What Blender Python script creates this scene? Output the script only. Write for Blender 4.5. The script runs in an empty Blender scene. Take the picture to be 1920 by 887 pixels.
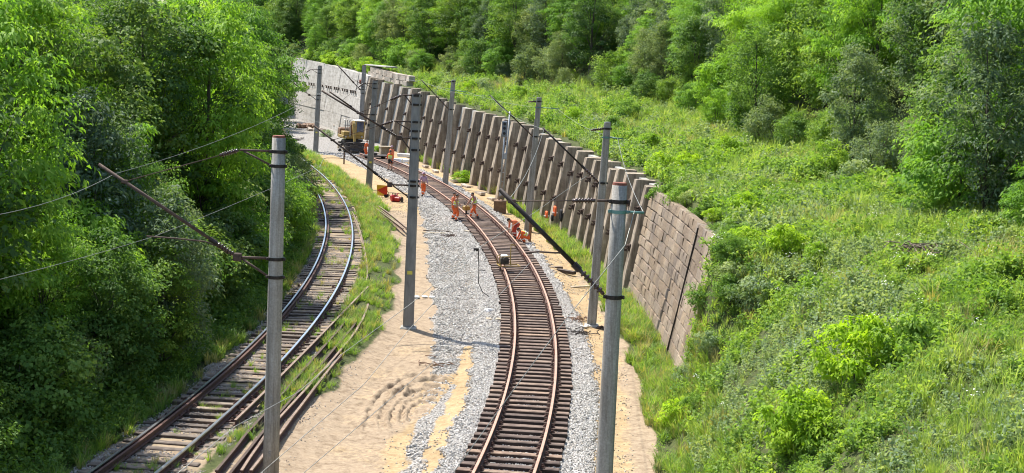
import bpy, math, random
import numpy as np
from mathutils import Vector, Matrix

random.seed(11)
rng = np.random.default_rng(11)
scene = bpy.context.scene
COL = scene.collection
R = math.radians
PI = math.pi

# ------------------------------------------------------------------ camera, sky, sun, exposure
F, H, PITCH, ROLL = 2750.0, 10.8, R(7.21), R(2.5)
cam_d = bpy.data.cameras.new("Camera")
cam_d.sensor_width = 36.0
cam_d.lens = 36.0 * F / 1920.0
cam_d.clip_start = 0.5
cam_d.clip_end = 2000.0
cam = bpy.data.objects.new("Camera", cam_d)
COL.objects.link(cam)
CAM_M = Matrix.Rotation(PI / 2 - PITCH, 3, 'X') @ Matrix.Rotation(ROLL, 3, 'Z')
cam.matrix_world = Matrix.Translation((0, 0, H)) @ CAM_M.to_4x4()
scene.camera = cam

SUN_EL, SUN_AZ = R(57.0), R(-44.0)          # azimuth measured from +Y towards +X
world = bpy.data.worlds.new("World")
scene.world = world
world.use_nodes = True
wn = world.node_tree.nodes
wl = world.node_tree.links
wn.clear()
w_out = wn.new("ShaderNodeOutputWorld")
w_bg = wn.new("ShaderNodeBackground")
w_sky = wn.new("ShaderNodeTexSky")
w_sky.sky_type = 'NISHITA'
w_sky.sun_disc = False
w_sky.sun_elevation = SUN_EL
w_sky.sun_rotation = SUN_AZ
w_sky.air_density = 1.0
w_sky.dust_density = 1.2
w_bg.inputs["Strength"].default_value = 0.15
wl.new(w_sky.outputs[0], w_bg.inputs[0])
wl.new(w_bg.outputs[0], w_out.inputs[0])

sun_d = bpy.data.lights.new("sun", 'SUN')
sun_d.energy = 4.7
sun_d.angle = R(0.53)
sun_d.color = (1.0, 0.955, 0.88)
sun = bpy.data.objects.new("sun", sun_d)
COL.objects.link(sun)
sun_dir = Vector((math.sin(SUN_AZ) * math.cos(SUN_EL), math.cos(SUN_AZ) * math.cos(SUN_EL), math.sin(SUN_EL)))
sun.rotation_euler = sun_dir.to_track_quat('Z', 'Y').to_euler()
sun.location = sun_dir * 100

scene.view_settings.view_transform = 'Standard'
scene.view_settings.look = 'None'
scene.view_settings.exposure = 0.90
scene.view_settings.gamma = 1.0
scene.view_settings.use_curve_mapping = False
scene.render.engine = 'CYCLES'
scene.cycles.max_bounces = 6
scene.cycles.diffuse_bounces = 3
scene.cycles.glossy_bounces = 2
scene.cycles.transmission_bounces = 3
scene.cycles.transparent_max_bounces = 4
scene.cycles.use_denoising = True
scene.cycles.filter_width = 1.05

# ------------------------------------------------------------------ survey of the place (metres)
CT = [-0.36, 0.33, -4.43, -7.12, -1.58]
CO = [0.09, 0.75, -4.68, -7.56, -10.84]
CW = [-0.33, -0.01, 2.05, -4.58, -13.34, -1.36]


def XT(y):
    return np.polyval(CT, (np.asarray(y, float) - 90) / 50)


def XO(y):
    return np.polyval(CO, (np.asarray(y, float) - 90) / 50)


def XW(y):
    y = np.asarray(y, float)
    return np.where(y > 222, np.polyval(CW, 112 / 60) - 0.45 * (y - 222),
                    np.where(y < 30, 4.77 + 0.04 * (y - 30), np.polyval(CW, (np.clip(y, 30, 222) - 110) / 60)))


def ZTOP(y):
    return np.interp(y, [20, 66, 78, 91, 113, 135, 151, 166, 176, 217, 240], [4.9, 4.95, 4.9, 4.97, 5.6, 5.8, 6.45, 6.65, 7.0, 8.3, 8.5])


FE_Y = np.array([20, 36, 42, 50, 60, 70, 82, 95, 112, 135, 160, 176, 200, 330.])
FE_U = np.array([8.5, 9.3, 9.8, 10.2, 10.6, 11.0, 11.5, 12.5, 14.0, 15.0, 10.0, 6.5, 3.6, 3.6])


def ss(a, b, x):
    t = np.clip((np.asarray(x, float) - a) / (b - a), 0, 1)
    return t * t * (3 - 2 * t)


def vnoise(x, y, s, seed=0):
    """smooth value noise in [-1,1]"""
    r = np.random.default_rng(100 + seed).random((64, 64)) * 2 - 1
    x = np.asarray(x, float) / s + 500.37
    y = np.asarray(y, float) / s + 500.71
    xi, yi = np.floor(x).astype(int), np.floor(y).astype(int)
    fx, fy = x - xi, y - yi
    fx, fy = fx * fx * (3 - 2 * fx), fy * fy * (3 - 2 * fy)
    g = lambda a, b: r[a % 64, b % 64]
    return (g(xi, yi) * (1 - fx) + g(xi + 1, yi) * fx) * (1 - fy) + (g(xi, yi + 1) * (1 - fx) + g(xi + 1, yi + 1) * fx) * fy


def GH(x, y):
    """ground height"""
    x = np.asarray(x, float)
    y = np.asarray(y, float)
    t = x - XT(np.clip(y, 25, 147))
    u = x - XW(y)
    yo = np.clip(y, 20, 150)
    o = x - XO(yo) - np.where(y > 150, -0.36 * (y - 150), 0)
    # floor of the cutting
    z = np.full(np.broadcast(x, y).shape, -0.30)
    z = z + 0.14 * (1 - ss(1.9, 2.7, np.abs(t)))
    z = z + 0.36 * (1 - ss(2.0, 4.2, o)) + 0.03 * vnoise(x, y, 1.3, 1) + (0.05 * vnoise(x, y, 4, 2) + 0.022 * vnoise(x, y, 0.7, 9)) * ss(1.8, 2.8, np.abs(t))
    # bank on the side of the old track
    b = np.maximum(0, -o - 1.9)
    z = z + 9.5 * (1 - np.exp(-0.055 * b)) * ss(0, 3, b) + 0.10 * np.maximum(0, b - 14)
    # retained hillside
    d = np.maximum(0, u - 1.2)
    zm = ZTOP(y) - 0.12 + 0.115 * d + 0.22 * vnoise(x, y, 5, 3) * ss(0, 2.5, d) + 0.10 * vnoise(x, y, 1.7, 4) * ss(0, 1, d)
    fe = np.interp(y, FE_Y, FE_U)
    zm = zm + 0.42 * np.maximum(0, u - fe)
    sh = ss(174.5, 176.5, y)
    wall = np.where(u > 0.95, z + (zm - z) * np.clip((u - 0.97 - 0.2 * sh) / (0.185 * ZTOP(y)), 0, 1), z)
    zs = np.interp(u, [-0.5, 0.0, 1.2, 2.6, 5.0, 9.0, 60.0], [-0.3, 0.4, 2.5, 3.9, 5.1, 5.9, 13.0]) + 0.22 * vnoise(x, y, 1.9, 5) * ss(0, 1, u)
    zs = np.maximum(z, np.where(u > 5, np.maximum(zs, zm - 0.3), zs))
    zs = zs + (np.maximum(zm, zs) - zs) * ss(42.5, 46.6, y) * ss(0.15, 0.95, u)
    w = ss(46.4, 48.6, y)
    return np.where(u > -0.6, w * wall + (1 - w) * zs, z)


def ray(px, py):
    return CAM_M @ Vector(((px - 960) / F, -(py - 443.5) / F, -1.0))


def at(px, py, Y):
    d = ray(px, py)
    return Vector((0, 0, H)) + d * (Y / d.y)


def gz(px, py, z=0.0):
    d = ray(px, py)
    return Vector((0, 0, H)) + d * ((z - H) / d.z)


def hit(px, py, y0=22, y1=330):
    d = ray(px, py)
    d = d / d.y
    ys = np.arange(y0, y1, 0.25)
    xs, zs = ys * d.x, H + ys * d.z
    below = np.nonzero(zs < GH(xs, ys))[0]
    k = below[0] if len(below) else len(ys) - 1
    return Vector((xs[k], ys[k], float(GH(xs[k], ys[k]))))


# ------------------------------------------------------------------ helpers
class MB:
    def __init__(self):
        self.v, self.f, self.n = [], [], 0

    def add(self, vs, fs):
        self.v.extend([tuple(p) for p in vs])
        self.f.extend([tuple(i + self.n for i in q) for q in fs])
        self.n += len(vs)
        return self

    def box(self, c, s, m=None, bev=0.0, taper=1.0):
        c = Vector(c)
        x, y, z = s[0] / 2, s[1] / 2, s[2] / 2
        if bev <= 0:
            p = [Vector((a * x * (taper if e > 0 else 1), b * y * (taper if e > 0 else 1), e * z)) for e in (-1, 1) for a, b in ((-1, -1), (1, -1), (1, 1), (-1, 1))]
            f = [(3, 2, 1, 0), (4, 5, 6, 7), (0, 1, 5, 4), (1, 2, 6, 5), (2, 3, 7, 6), (3, 0, 4, 7)]
        else:
            p = []
            k = min(bev, x * .9, y * .9, z * .9)
            for (e, ins) in ((-z, k), (-z + k, 0), (z - k, 0), (z, k)):
                for a, b in ((-1, -1), (1, -1), (1, 1), (-1, 1)):
                    p.append(Vector((a * (x - ins), b * (y - ins), e)))
            f = [(3, 2, 1, 0), (12, 13, 14, 15)]
            for r in range(3):
                for q in range(4):
                    a, b = r * 4 + q, r * 4 + (q + 1) % 4
                    f.append((a, b, b + 4, a + 4))
        if m is not None:
            p = [m @ q for q in p]
        return self.add([q + c for q in p], f)

    def tube(self, pts, rad, n=8, cap=True):
        pts = [Vector(p) for p in pts]
        if not hasattr(rad, '__len__'):
            rad = [rad] * len(pts)
        vs, fs = [], []
        up = None
        for i, p in enumerate(pts):
            a = pts[max(i - 1, 0)]
            b = pts[min(i + 1, len(pts) - 1)]
            t = (b - a).normalized() if (b - a).length > 1e-9 else Vector((0, 0, 1))
            if up is None:
                up = Vector((0, 0, 1)) if abs(t.z) < 0.9 else Vector((1, 0, 0))
            s = t.cross(up).normalized()
            up2 = s.cross(t).normalized()
            up = up2
            for k in range(n):
                an = 2 * PI * k / n
                vs.append(p + (s * math.cos(an) + up2 * math.sin(an)) * rad[i])
        for i in range(len(pts) - 1):
            for k in range(n):
                a, b = i * n + k, i * n + (k + 1) % n
                fs.append((a, a + n, b + n, b))
        if cap:
            fs.append(tuple(range(n)))
            fs.append(tuple(reversed(range((len(pts) - 1) * n, len(pts) * n))))
        return self.add(vs, fs)

    def lathe(self, prof, o, axis, n=10):
        """prof: list of (distance along axis, radius)"""
        axis = Vector(axis).normalized()
        return self.tube([Vector(o) + axis * d for d, r in prof], [r for d, r in prof], n)

    def sweep(self, prof, pts, rights, ups=None, cap=True):
        """prof (a,b): a along right, b up; pts path"""
        n = len(prof)
        vs, fs = [], []
        for i, (p, r) in enumerate(zip(pts, rights)):
            p, r = Vector(p), Vector(r)
            for a, b in prof:
                vs.append(p + r * a + Vector((0, 0, b)))
        for i in range(len(pts) - 1):
            for k in range(n):
                a, b = i * n + k, i * n + (k + 1) % n
                fs.append((a, b, b + n, a + n))
        if cap:
            fs.append(tuple(reversed(range(n))))
            fs.append(tuple(range((len(pts) - 1) * n, len(pts) * n)))
        return self.add(vs, fs)

    def ball(self, c, r, n=10, m=6, sq=(1, 1, 1)):
        c = Vector(c)
        vs = [c + Vector((0, 0, r * sq[2]))]
        for i in range(1, m):
            a = PI * i / m
            for k in range(n):
                b = 2 * PI * k / n
                vs.append(c + Vector((r * sq[0] * math.sin(a) * math.cos(b), r * sq[1] * math.sin(a) * math.sin(b), r * sq[2] * math.cos(a))))
        vs.append(c - Vector((0, 0, r * sq[2])))
        fs = []
        for k in range(n):
            fs.append((0, 1 + k, 1 + (k + 1) % n))
            fs.append((len(vs) - 1, 1 + (m - 2) * n + (k + 1) % n, 1 + (m - 2) * n + k))
        for i in range(m - 2):
            for k in range(n):
                a, b = 1 + i * n + k, 1 + i * n + (k + 1) % n
                fs.append((a, a + n, b + n, b))
        return self.add(vs, fs)

    def mesh(self, name, mat=None, smooth=False):
        me = bpy.data.meshes.new(name)
        me.from_pydata(self.v, [], self.f)
        if mat:
            me.materials.append(mat)
        if smooth:
            me.polygons.foreach_set("use_smooth", [True] * len(me.polygons))
        me.update()
        return me

    def build(self, name, mat, parent=None, smooth=False):
        return link(name, self.mesh(name, mat, smooth), parent)


def link(name, data, parent=None):
    o = bpy.data.objects.new(name, data)
    COL.objects.link(o)
    if parent is not None:
        o.parent = parent
    return o


def tag(o, label=None, cat=None, group=None, kind=None):
    if label:
        o['label'] = label
    if cat:
        o['category'] = cat
    if group:
        o['group'] = group
    if kind:
        o['kind'] = kind
    return o


def empty(name, loc, rz=0.0, label=None, cat=None, group=None):
    o = bpy.data.objects.new(name, None)
    COL.objects.link(o)
    o.location = loc
    o.rotation_euler = (0, 0, rz)
    return tag(o, label, cat, group)


ORD = ['first', 'second', 'third', 'fourth', 'fifth', 'sixth', 'seventh', 'eighth', 'ninth', 'tenth', 'eleventh', 'twelfth', 'thirteenth', 'fourteenth', 'fifteenth', 'sixteenth', 'seventeenth', 'eighteenth', 'nineteenth', 'twentieth']
for base in ('twenty', 'thirty', 'forty', 'fifty'):
    if base != 'twenty':
        ORD.append({'thirty': 'thirtieth', 'forty': 'fortieth', 'fifty': 'fiftieth'}[base])
    ORD += [base + '-' + w for w in ORD[:9]]

# ------------------------------------------------------------------ materials
def nodes(name):
    m = bpy.data.materials.new(name)
    m.use_nodes = True
    nt = m.node_tree
    nt.nodes.clear()
    out = nt.nodes.new("ShaderNodeOutputMaterial")
    bs = nt.nodes.new("ShaderNodeBsdfPrincipled")
    nt.links.new(bs.outputs[0], out.inputs[0])
    return m, nt, bs, out


def N(nt, typ, **kw):
    n = nt.nodes.new(typ)
    for k, v in kw.items():
        if k in n.inputs:
            n.inputs[k].default_value = v
        else:
            setattr(n, k, v)
    return n


def ramp(nt, src, stops):
    r = nt.nodes.new("ShaderNodeValToRGB")
    el = r.color_ramp.elements
    while len(el) < len(stops):
        el.new(0.5)
    for e, (p, c) in zip(el, stops):
        e.position = p
        e.color = (*c, 1) if len(c) == 3 else c
    nt.links.new(src, r.inputs[0])
    return r.outputs[0]


def mixc(nt, fac, a, b, blend='MIX'):
    m = nt.nodes.new("ShaderNodeMix")
    m.data_type = 'RGBA'
    m.blend_type = blend
    for s, v in ((0, fac), (6, a), (7, b)):
        if hasattr(v, 'is_output') or isinstance(v, bpy.types.NodeSocket):
            nt.links.new(v, m.inputs[s])
        else:
            m.inputs[s].default_value = (*v, 1) if hasattr(v, '__len__') and len(v) == 3 else v
    return m.outputs[2]


def math_(nt, op, a, b=None, clamp=False):
    m = nt.nodes.new("ShaderNodeMath")
    m.operation = op
    m.use_clamp = clamp
    for i, v in enumerate((a, b)):
        if v is None:
            continue
        if isinstance(v, bpy.types.NodeSocket):
            nt.links.new(v, m.inputs[i])
        else:
            m.inputs[i].default_value = v
    return m.outputs[0]


def coords(nt, world_=False, scale=(1, 1, 1), rnd=True):
    if world_:
        g = nt.nodes.new("ShaderNodeNewGeometry")
        v = g.outputs["Position"]
    else:
        g = nt.nodes.new("ShaderNodeTexCoord")
        v = g.outputs["Object"]
    mp = nt.nodes.new("ShaderNodeMapping")
    mp.inputs["Scale"].default_value = scale
    nt.links.new(v, mp.inputs[0])
    if rnd and not world_:
        oi = nt.nodes.new("ShaderNodeObjectInfo")
        mu = math_(nt, 'MULTIPLY', oi.outputs["Random"], 37.0)
        nt.links.new(mu, mp.inputs["Location"])
    return mp.outputs[0]


def noise(nt, vec, scale, detail=4, rough=0.6):
    n = nt.nodes.new("ShaderNodeTexNoise")
    n.inputs["Scale"].default_value = scale
    n.inputs["Detail"].default_value = detail
    n.inputs["Roughness"].default_value = rough
    nt.links.new(vec, n.inputs["Vector"])
    return n.outputs["Fac"]


def bump(nt, bs, h, strength=0.3, dist=0.02):
    b = nt.nodes.new("ShaderNodeBump")
    b.inputs["Strength"].default_value = strength
    b.inputs["Distance"].default_value = dist
    nt.links.new(h, b.inputs["Height"])
    nt.links.new(b.outputs[0], bs.inputs["Normal"])


def mat_noise(name, stops, scale=4.0, rough=0.8, metal=0.0, bmp=0.2, dist=0.02, stretch=(1, 1, 1), world_=False, tint=0.0, detail=5, coat=0.0, spec=0.5):
    m, nt, bs, out = nodes(name)
    v = coords(nt, world_, stretch)
    n = noise(nt, v, scale, detail)
    c = ramp(nt, n, stops)
    if tint > 0:
        oi = nt.nodes.new("ShaderNodeObjectInfo")
        t = ramp(nt, oi.outputs["Random"], [(0, (1 - tint,) * 3), (1, (1 + tint,) * 3)])
        c = mixc(nt, 1.0, c, t, 'MULTIPLY')
    nt.links.new(c, bs.inputs["Base Color"])
    bs.inputs["Roughness"].default_value = rough
    bs.inputs["Metallic"].default_value = metal
    bs.inputs["Coat Weight"].default_value = coat
    bs.inputs["Specular IOR Level"].default_value = spec
    if bmp > 0:
        bump(nt, bs, n, bmp, dist)
    return m


def flat(name, c, rough=0.6, metal=0.0, spec=0.5, var=0.12):
    return mat_noise(name, [(0.3, tuple(x * (1 - var) for x in c)), (0.7, tuple(min(1, x * (1 + var)) for x in c))], 6.0, rough, metal, 0.05, 0.01, spec=spec)


def leaf_mat(name, dark, mid, light, trans=0.4, rough=0.62, objvar=0.28):
    m, nt, bs, out = nodes(name)
    a = nt.nodes.new("ShaderNodeAttribute")
    a.attribute_name = "var"
    c = ramp(nt, a.outputs["Fac"], [(0.0, dark), (0.5, mid), (1.0, light)])
    oi = nt.nodes.new("ShaderNodeObjectInfo")
    t = ramp(nt, oi.outputs["Random"], [(0, (1 - objvar, 1 - objvar * .8, 1 - objvar * .3)), (0.5, (1, 1, 1)), (1, (1 + objvar * 1.1, 1 + objvar * .7, 1 - objvar * .4))])
    c = mixc(nt, 1.0, c, t, 'MULTIPLY')
    nt.links.new(c, bs.inputs["Base Color"])
    bs.inputs["Roughness"].default_value = rough
    bs.inputs["Specular IOR Level"].default_value = 0.18
    tr = nt.nodes.new("ShaderNodeBsdfTranslucent")
    c2 = mixc(nt, 1.0, c, (1.45, 1.45, 0.65), 'MULTIPLY')
    nt.links.new(c2, tr.inputs["Color"])
    mx = nt.nodes.new("ShaderNodeMixShader")
    mx.inputs[0].default_value = trans
    nt.links.new(bs.outputs[0], mx.inputs[1])
    nt.links.new(tr.outputs[0], mx.inputs[2])
    nt.links.new(mx.outputs[0], out.inputs[0])
    return m


M = {}
M['leaf_locust'] = leaf_mat('leaf_locust', (0.098, 0.215, 0.026), (0.175, 0.335, 0.042), (0.285, 0.45, 0.075), 0.44)
M['leaf_green'] = leaf_mat('leaf_green', (0.078, 0.160, 0.032), (0.140, 0.250, 0.050), (0.245, 0.355, 0.090), 0.43)
M['leaf_dark'] = leaf_mat('leaf_dark', (0.050, 0.108, 0.028), (0.090, 0.168, 0.040), (0.170, 0.255, 0.070), 0.36)
M['leaf_grey'] = leaf_mat('leaf_grey', (0.100, 0.155, 0.075), (0.165, 0.235, 0.115), (0.29, 0.35, 0.205), 0.40)
M['leaf_yellow'] = leaf_mat('leaf_yellow', (0.15, 0.27, 0.018), (0.245, 0.41, 0.028), (0.37, 0.51, 0.05), 0.46)
M['leaf_bush'] = leaf_mat('leaf_bush', (0.105, 0.205, 0.034), (0.170, 0.300, 0.050), (0.275, 0.395, 0.09), 0.44)
M['grass'] = leaf_mat('grass', (0.165, 0.270, 0.048), (0.27, 0.38, 0.09), (0.45, 0.49, 0.23), 0.46, 0.7, 0.25)
M['grass_dry'] = leaf_mat('grass_dry', (0.22, 0.22, 0.08), (0.36, 0.34, 0.15), (0.52, 0.47, 0.28), 0.35, 0.8, 0.3)
M['weed'] = leaf_mat('weed', (0.120, 0.225, 0.040), (0.205, 0.330, 0.065), (0.33, 0.42, 0.12), 0.44, 0.6, 0.3)
M['weed_mint'] = leaf_mat('weed_mint', (0.14, 0.22, 0.095), (0.23, 0.315, 0.15), (0.36, 0.43, 0.26), 0.40, 0.6, 0.25)
M['petal'] = flat('petal', (0.75, 0.75, 0.68), 0.7)
M['bark'] = mat_noise('bark', [(0.3, (0.035, 0.028, 0.02)), (0.7, (0.12, 0.10, 0.08))], 9, 0.95, 0, 0.6, 0.03, (1, 1, 0.25))
M['concrete'] = mat_noise('concrete', [(0.25, (0.20, 0.19, 0.17)), (0.5, (0.31, 0.30, 0.27)), (0.75, (0.40, 0.38, 0.34))], 2.2, 0.9, 0, 0.25, 0.02, (1, 1, 0.5), tint=0.12)
M['pole_grey'] = None
M['pole_dark'] = mat_noise('pole_dark', [(0.3, (0.17, 0.16, 0.148)), (0.7, (0.29, 0.275, 0.255))], 5, 0.85, 0, 0.25, 0.01, (1, 1, 0.3))
M['rust'] = mat_noise('rust', [(0.3, (0.045, 0.030, 0.023)), (0.6, (0.105, 0.068, 0.050)), (0.8, (0.18, 0.12, 0.085))], 14, 0.85, 0.2, 0.2, 0.005)
M['rust_red'] = mat_noise('rust_red', [(0.3, (0.12, 0.035, 0.02)), (0.7, (0.28, 0.095, 0.055))], 10, 0.85, 0.1, 0.2, 0.005)
M['dark_steel'] = mat_noise('dark_steel', [(0.3, (0.015, 0.012, 0.010)), (0.7, (0.05, 0.038, 0.032))], 12, 0.6, 0.5, 0.15, 0.005)
M['galv'] = mat_noise('galv', [(0.3, (0.28, 0.29, 0.30)), (0.7, (0.42, 0.43, 0.44))], 10, 0.5, 0.6, 0.05, 0.005)
M['glaze'] = mat_noise('glaze', [(0.4, (0.045, 0.022, 0.015)), (0.7, (0.09, 0.05, 0.035))], 20, 0.25, 0, 0.02)
M['glaze_white'] = flat('glaze_white', (0.55, 0.52, 0.47), 0.3)
M['rail_new'] = mat_noise('rail_new', [(0.3, (0.36, 0.20, 0.135)), (0.7, (0.52, 0.32, 0.23))], 8, 0.6, 0.25, 0.08, 0.003, (1, 1, 1))
M['rail_side'] = mat_noise('rail_side', [(0.3, (0.05, 0.024, 0.018)), (0.7, (0.14, 0.07, 0.05))], 9, 0.85, 0.1, 0.15, 0.004)
M['rail_top'] = mat_noise('rail_top', [(0.3, (0.5, 0.52, 0.56)), (0.7, (0.62, 0.64, 0.68))], 3, 0.3, 1.0, 0.02, 0.002)
M['rail_loose'] = mat_noise('rail_loose', [(0.3, (0.14, 0.09, 0.065)), (0.7, (0.30, 0.22, 0.165))], 8, 0.8, 0.1, 0.1, 0.003)
M['rope'] = flat('rope', (0.16, 0.13, 0.10), 0.9)
M['wire'] = mat_noise('wire', [(0.3, (0.20, 0.20, 0.18)), (0.7, (0.36, 0.36, 0.33))], 3, 0.5, 0.5, 0.0)
M['orange'] = flat('orange', (0.75, 0.13, 0.025), 0.75)
M['orange_pale'] = flat('orange_pale', (0.80, 0.22, 0.10), 0.75)
M['red_cloth'] = flat('red_cloth', (0.50, 0.06, 0.03), 0.8)
M['hi_vis'] = flat('hi_vis', (0.52, 0.80, 0.04), 0.7)
M['hi_vis_y'] = flat('hi_vis_y', (0.72, 0.74, 0.05), 0.7)
M['lilac'] = flat('lilac', (0.42, 0.27, 0.36), 0.8)
M['black_cloth'] = flat('black_cloth', (0.012, 0.012, 0.015), 0.85)
M['reflect'] = flat('reflect', (0.62, 0.63, 0.62), 0.35, 0.2)
M['skin'] = flat('skin', (0.38, 0.19, 0.12), 0.6)
M['hair'] = flat('hair', (0.015, 0.011, 0.009), 0.7)
M['eye'] = flat('eye', (0.02, 0.015, 0.012), 0.3)
M['yellow_paint'] = mat_noise('yellow_paint', [(0.3, (0.24, 0.155, 0.04)), (0.7, (0.40, 0.265, 0.055))], 4, 0.5, 0, 0.05, 0.01)
M['white_paint'] = flat('white_paint', (0.72, 0.70, 0.66), 0.5)
M['black_rubber'] = flat('black_rubber', (0.02, 0.019, 0.018), 0.85)
M['grease'] = mat_noise('grease', [(0.3, (0.03, 0.026, 0.024)), (0.7, (0.10, 0.085, 0.075))], 6, 0.7, 0.3, 0.15, 0.01)
M['brown_paint'] = mat_noise('brown_paint', [(0.3, (0.12, 0.06, 0.03)), (0.7, (0.25, 0.14, 0.07))], 5, 0.7, 0, 0.1)
M['tan'] = mat_noise('tan', [(0.3, (0.35, 0.28, 0.19)), (0.7, (0.52, 0.44, 0.32))], 6, 0.8, 0, 0.1)
M['plastic_white'] = flat('plastic_white', (0.70, 0.70, 0.68), 0.4)
M['red_plastic'] = flat('red_plastic', (0.42, 0.02, 0.022), 0.35)
M['sign_red'] = flat('sign_red', (0.62, 0.05, 0.02), 0.5)
M['sign_yellow'] = flat('sign_yellow', (0.80, 0.42, 0.03), 0.5)
M['tag_yellow'] = flat('tag_yellow', (0.70, 0.60, 0.10), 0.6)
M['ink'] = flat('ink', (0.03, 0.03, 0.03), 0.8)
M['teal'] = flat('teal', (0.12, 0.24, 0.21), 0.6, 0.3)
M['board_grey'] = flat('board_grey', (0.20, 0.22, 0.25), 0.6, 0.2)


def glass_mat():
    m, nt, bs, out = nodes('cab_glass')
    v = coords(nt)
    n = noise(nt, v, 2.5, 3)
    nt.links.new(ramp(nt, n, [(0.35, (0.015, 0.03, 0.07)), (0.65, (0.05, 0.09, 0.17))]), bs.inputs["Base Color"])
    bs.inputs["Roughness"].default_value = 0.06
    bs.inputs["Specular IOR Level"].default_value = 0.9
    return m


M['glass'] = glass_mat()


def wood_mat(name, dark, mid, light, hi, side=(0.24, 0.20, 0.19)):
    m, nt, bs, out = nodes(name)
    v = coords(nt, False, (0.6, 9, 9))
    n = noise(nt, v, 3.0, 6, 0.65)
    c = ramp(nt, n, [(0.25, dark), (0.5, mid), (0.75, light)])
    oi = nt.nodes.new("ShaderNodeObjectInfo")
    t = ramp(nt, oi.outputs["Random"], [(0, (0.55, 0.52, 0.52)), (0.45, (0.92, 0.89, 0.87)), (0.78, (1.2, 1.15, 1.08)), (0.9, (1.35, 1.28, 1.15)), (1.0, hi)])
    c = mixc(nt, 1.0, c, t, 'MULTIPLY')
    v2 = coords(nt, False, (1, 1, 1))
    n2 = noise(nt, v2, 3.5, 3)
    st = ramp(nt, n2, [(0.42, (0.55, 0.5, 0.5)), (0.6, (1, 1, 1))])
    c = mixc(nt, 0.8, c, st, 'MULTIPLY')
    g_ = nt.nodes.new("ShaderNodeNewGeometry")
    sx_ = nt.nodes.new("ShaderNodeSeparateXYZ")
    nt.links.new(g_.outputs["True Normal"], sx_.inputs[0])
    c = mixc(nt, math_(nt, 'GREATER_THAN', sx_.outputs[2], 0.6), mixc(nt, 1.0, c, side, 'MULTIPLY'), c)  # dusty tops stay pale; shade between sleepers is put into the darker side colour
    nt.links.new(c, bs.inputs["Base Color"])
    bs.inputs["Roughness"].default_value = 0.85
    bump(nt, bs, n, 0.5, 0.012)
    return m


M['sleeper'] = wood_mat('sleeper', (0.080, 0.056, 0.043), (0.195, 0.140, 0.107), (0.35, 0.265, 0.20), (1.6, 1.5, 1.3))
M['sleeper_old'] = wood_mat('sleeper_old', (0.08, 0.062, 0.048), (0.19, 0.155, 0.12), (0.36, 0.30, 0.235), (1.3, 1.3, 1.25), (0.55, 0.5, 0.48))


def stone_inst_mat(name, cols):
    m, nt, bs, out = nodes(name)
    oi = nt.nodes.new("ShaderNodeObjectInfo")
    c = ramp(nt, oi.outputs["Random"], [(i / (len(cols) - 1), q) for i, q in enumerate(cols)])
    n = noise(nt, coords(nt), 20, 3)
    c = mixc(nt, 0.5, c, ramp(nt, n, [(0.3, (0.6, 0.6, 0.6)), (0.7, (1.1, 1.1, 1.1))]), 'MULTIPLY')
    nt.links.new(c, bs.inputs["Base Color"])
    bs.inputs["Roughness"].default_value = 0.85
    bump(nt, bs, n, 0.3, 0.004)
    return m


M['ballast'] = stone_inst_mat('ballast', [(0.32, 0.295, 0.26), (0.51, 0.48, 0.435), (0.44, 0.41, 0.36), (0.65, 0.62, 0.575), (0.37, 0.325, 0.27), (0.58, 0.55, 0.505)])
M['ballast_old'] = stone_inst_mat('ballast_old', [(0.30, 0.25, 0.21), (0.42, 0.37, 0.31), (0.52, 0.47, 0.40), (0.34, 0.27, 0.23), (0.58, 0.55, 0.50)])
M['clod'] = stone_inst_mat('clod', [(0.36, 0.28, 0.18), (0.44, 0.36, 0.25), (0.48, 0.45, 0.39), (0.31, 0.24, 0.165)])


def masonry_mat(name, cols, tint=0.25):
    m, nt, bs, out = nodes(name)
    oi = nt.nodes.new("ShaderNodeObjectInfo")
    c = ramp(nt, oi.outputs["Random"], [(i / (len(cols) - 1), q) for i, q in enumerate(cols)])
    v = coords(nt)
    n = noise(nt, v, 5, 6, 0.7)
    c = mixc(nt, 0.85, c, ramp(nt, n, [(0.25, (0.45, 0.42, 0.40)), (0.5, (0.9, 0.88, 0.85)), (0.75, (1.2, 1.15, 1.08))]), 'MULTIPLY')
    w = noise(nt, coords(nt, True), 0.55, 4, 0.6)
    c = mixc(nt, 0.7, c, ramp(nt, w, [(0.38, (0.5, 0.47, 0.45)), (0.6, (1.05, 1.04, 1.0))]), 'MULTIPLY')
    nt.links.new(c, bs.inputs["Base Color"])
    bs.inputs["Roughness"].default_value = 0.92
    bump(nt, bs, n, 0.7, 0.03)
    return m


M['masonry'] = masonry_mat('masonry', [(0.24, 0.18, 0.125), (0.33, 0.255, 0.175), (0.27, 0.215, 0.16), (0.37, 0.30, 0.225), (0.22, 0.18, 0.145), (0.31, 0.235, 0.16)])
M['masonry_pale'] = masonry_mat('masonry_pale', [(0.42, 0.37, 0.31), (0.52, 0.46, 0.39), (0.46, 0.39, 0.32)])
M['mortar'] = mat_noise('mortar', [(0.3, (0.30, 0.27, 0.23)), (0.7, (0.50, 0.46, 0.41))], 5, 0.95, 0, 0.4, 0.02)


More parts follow.
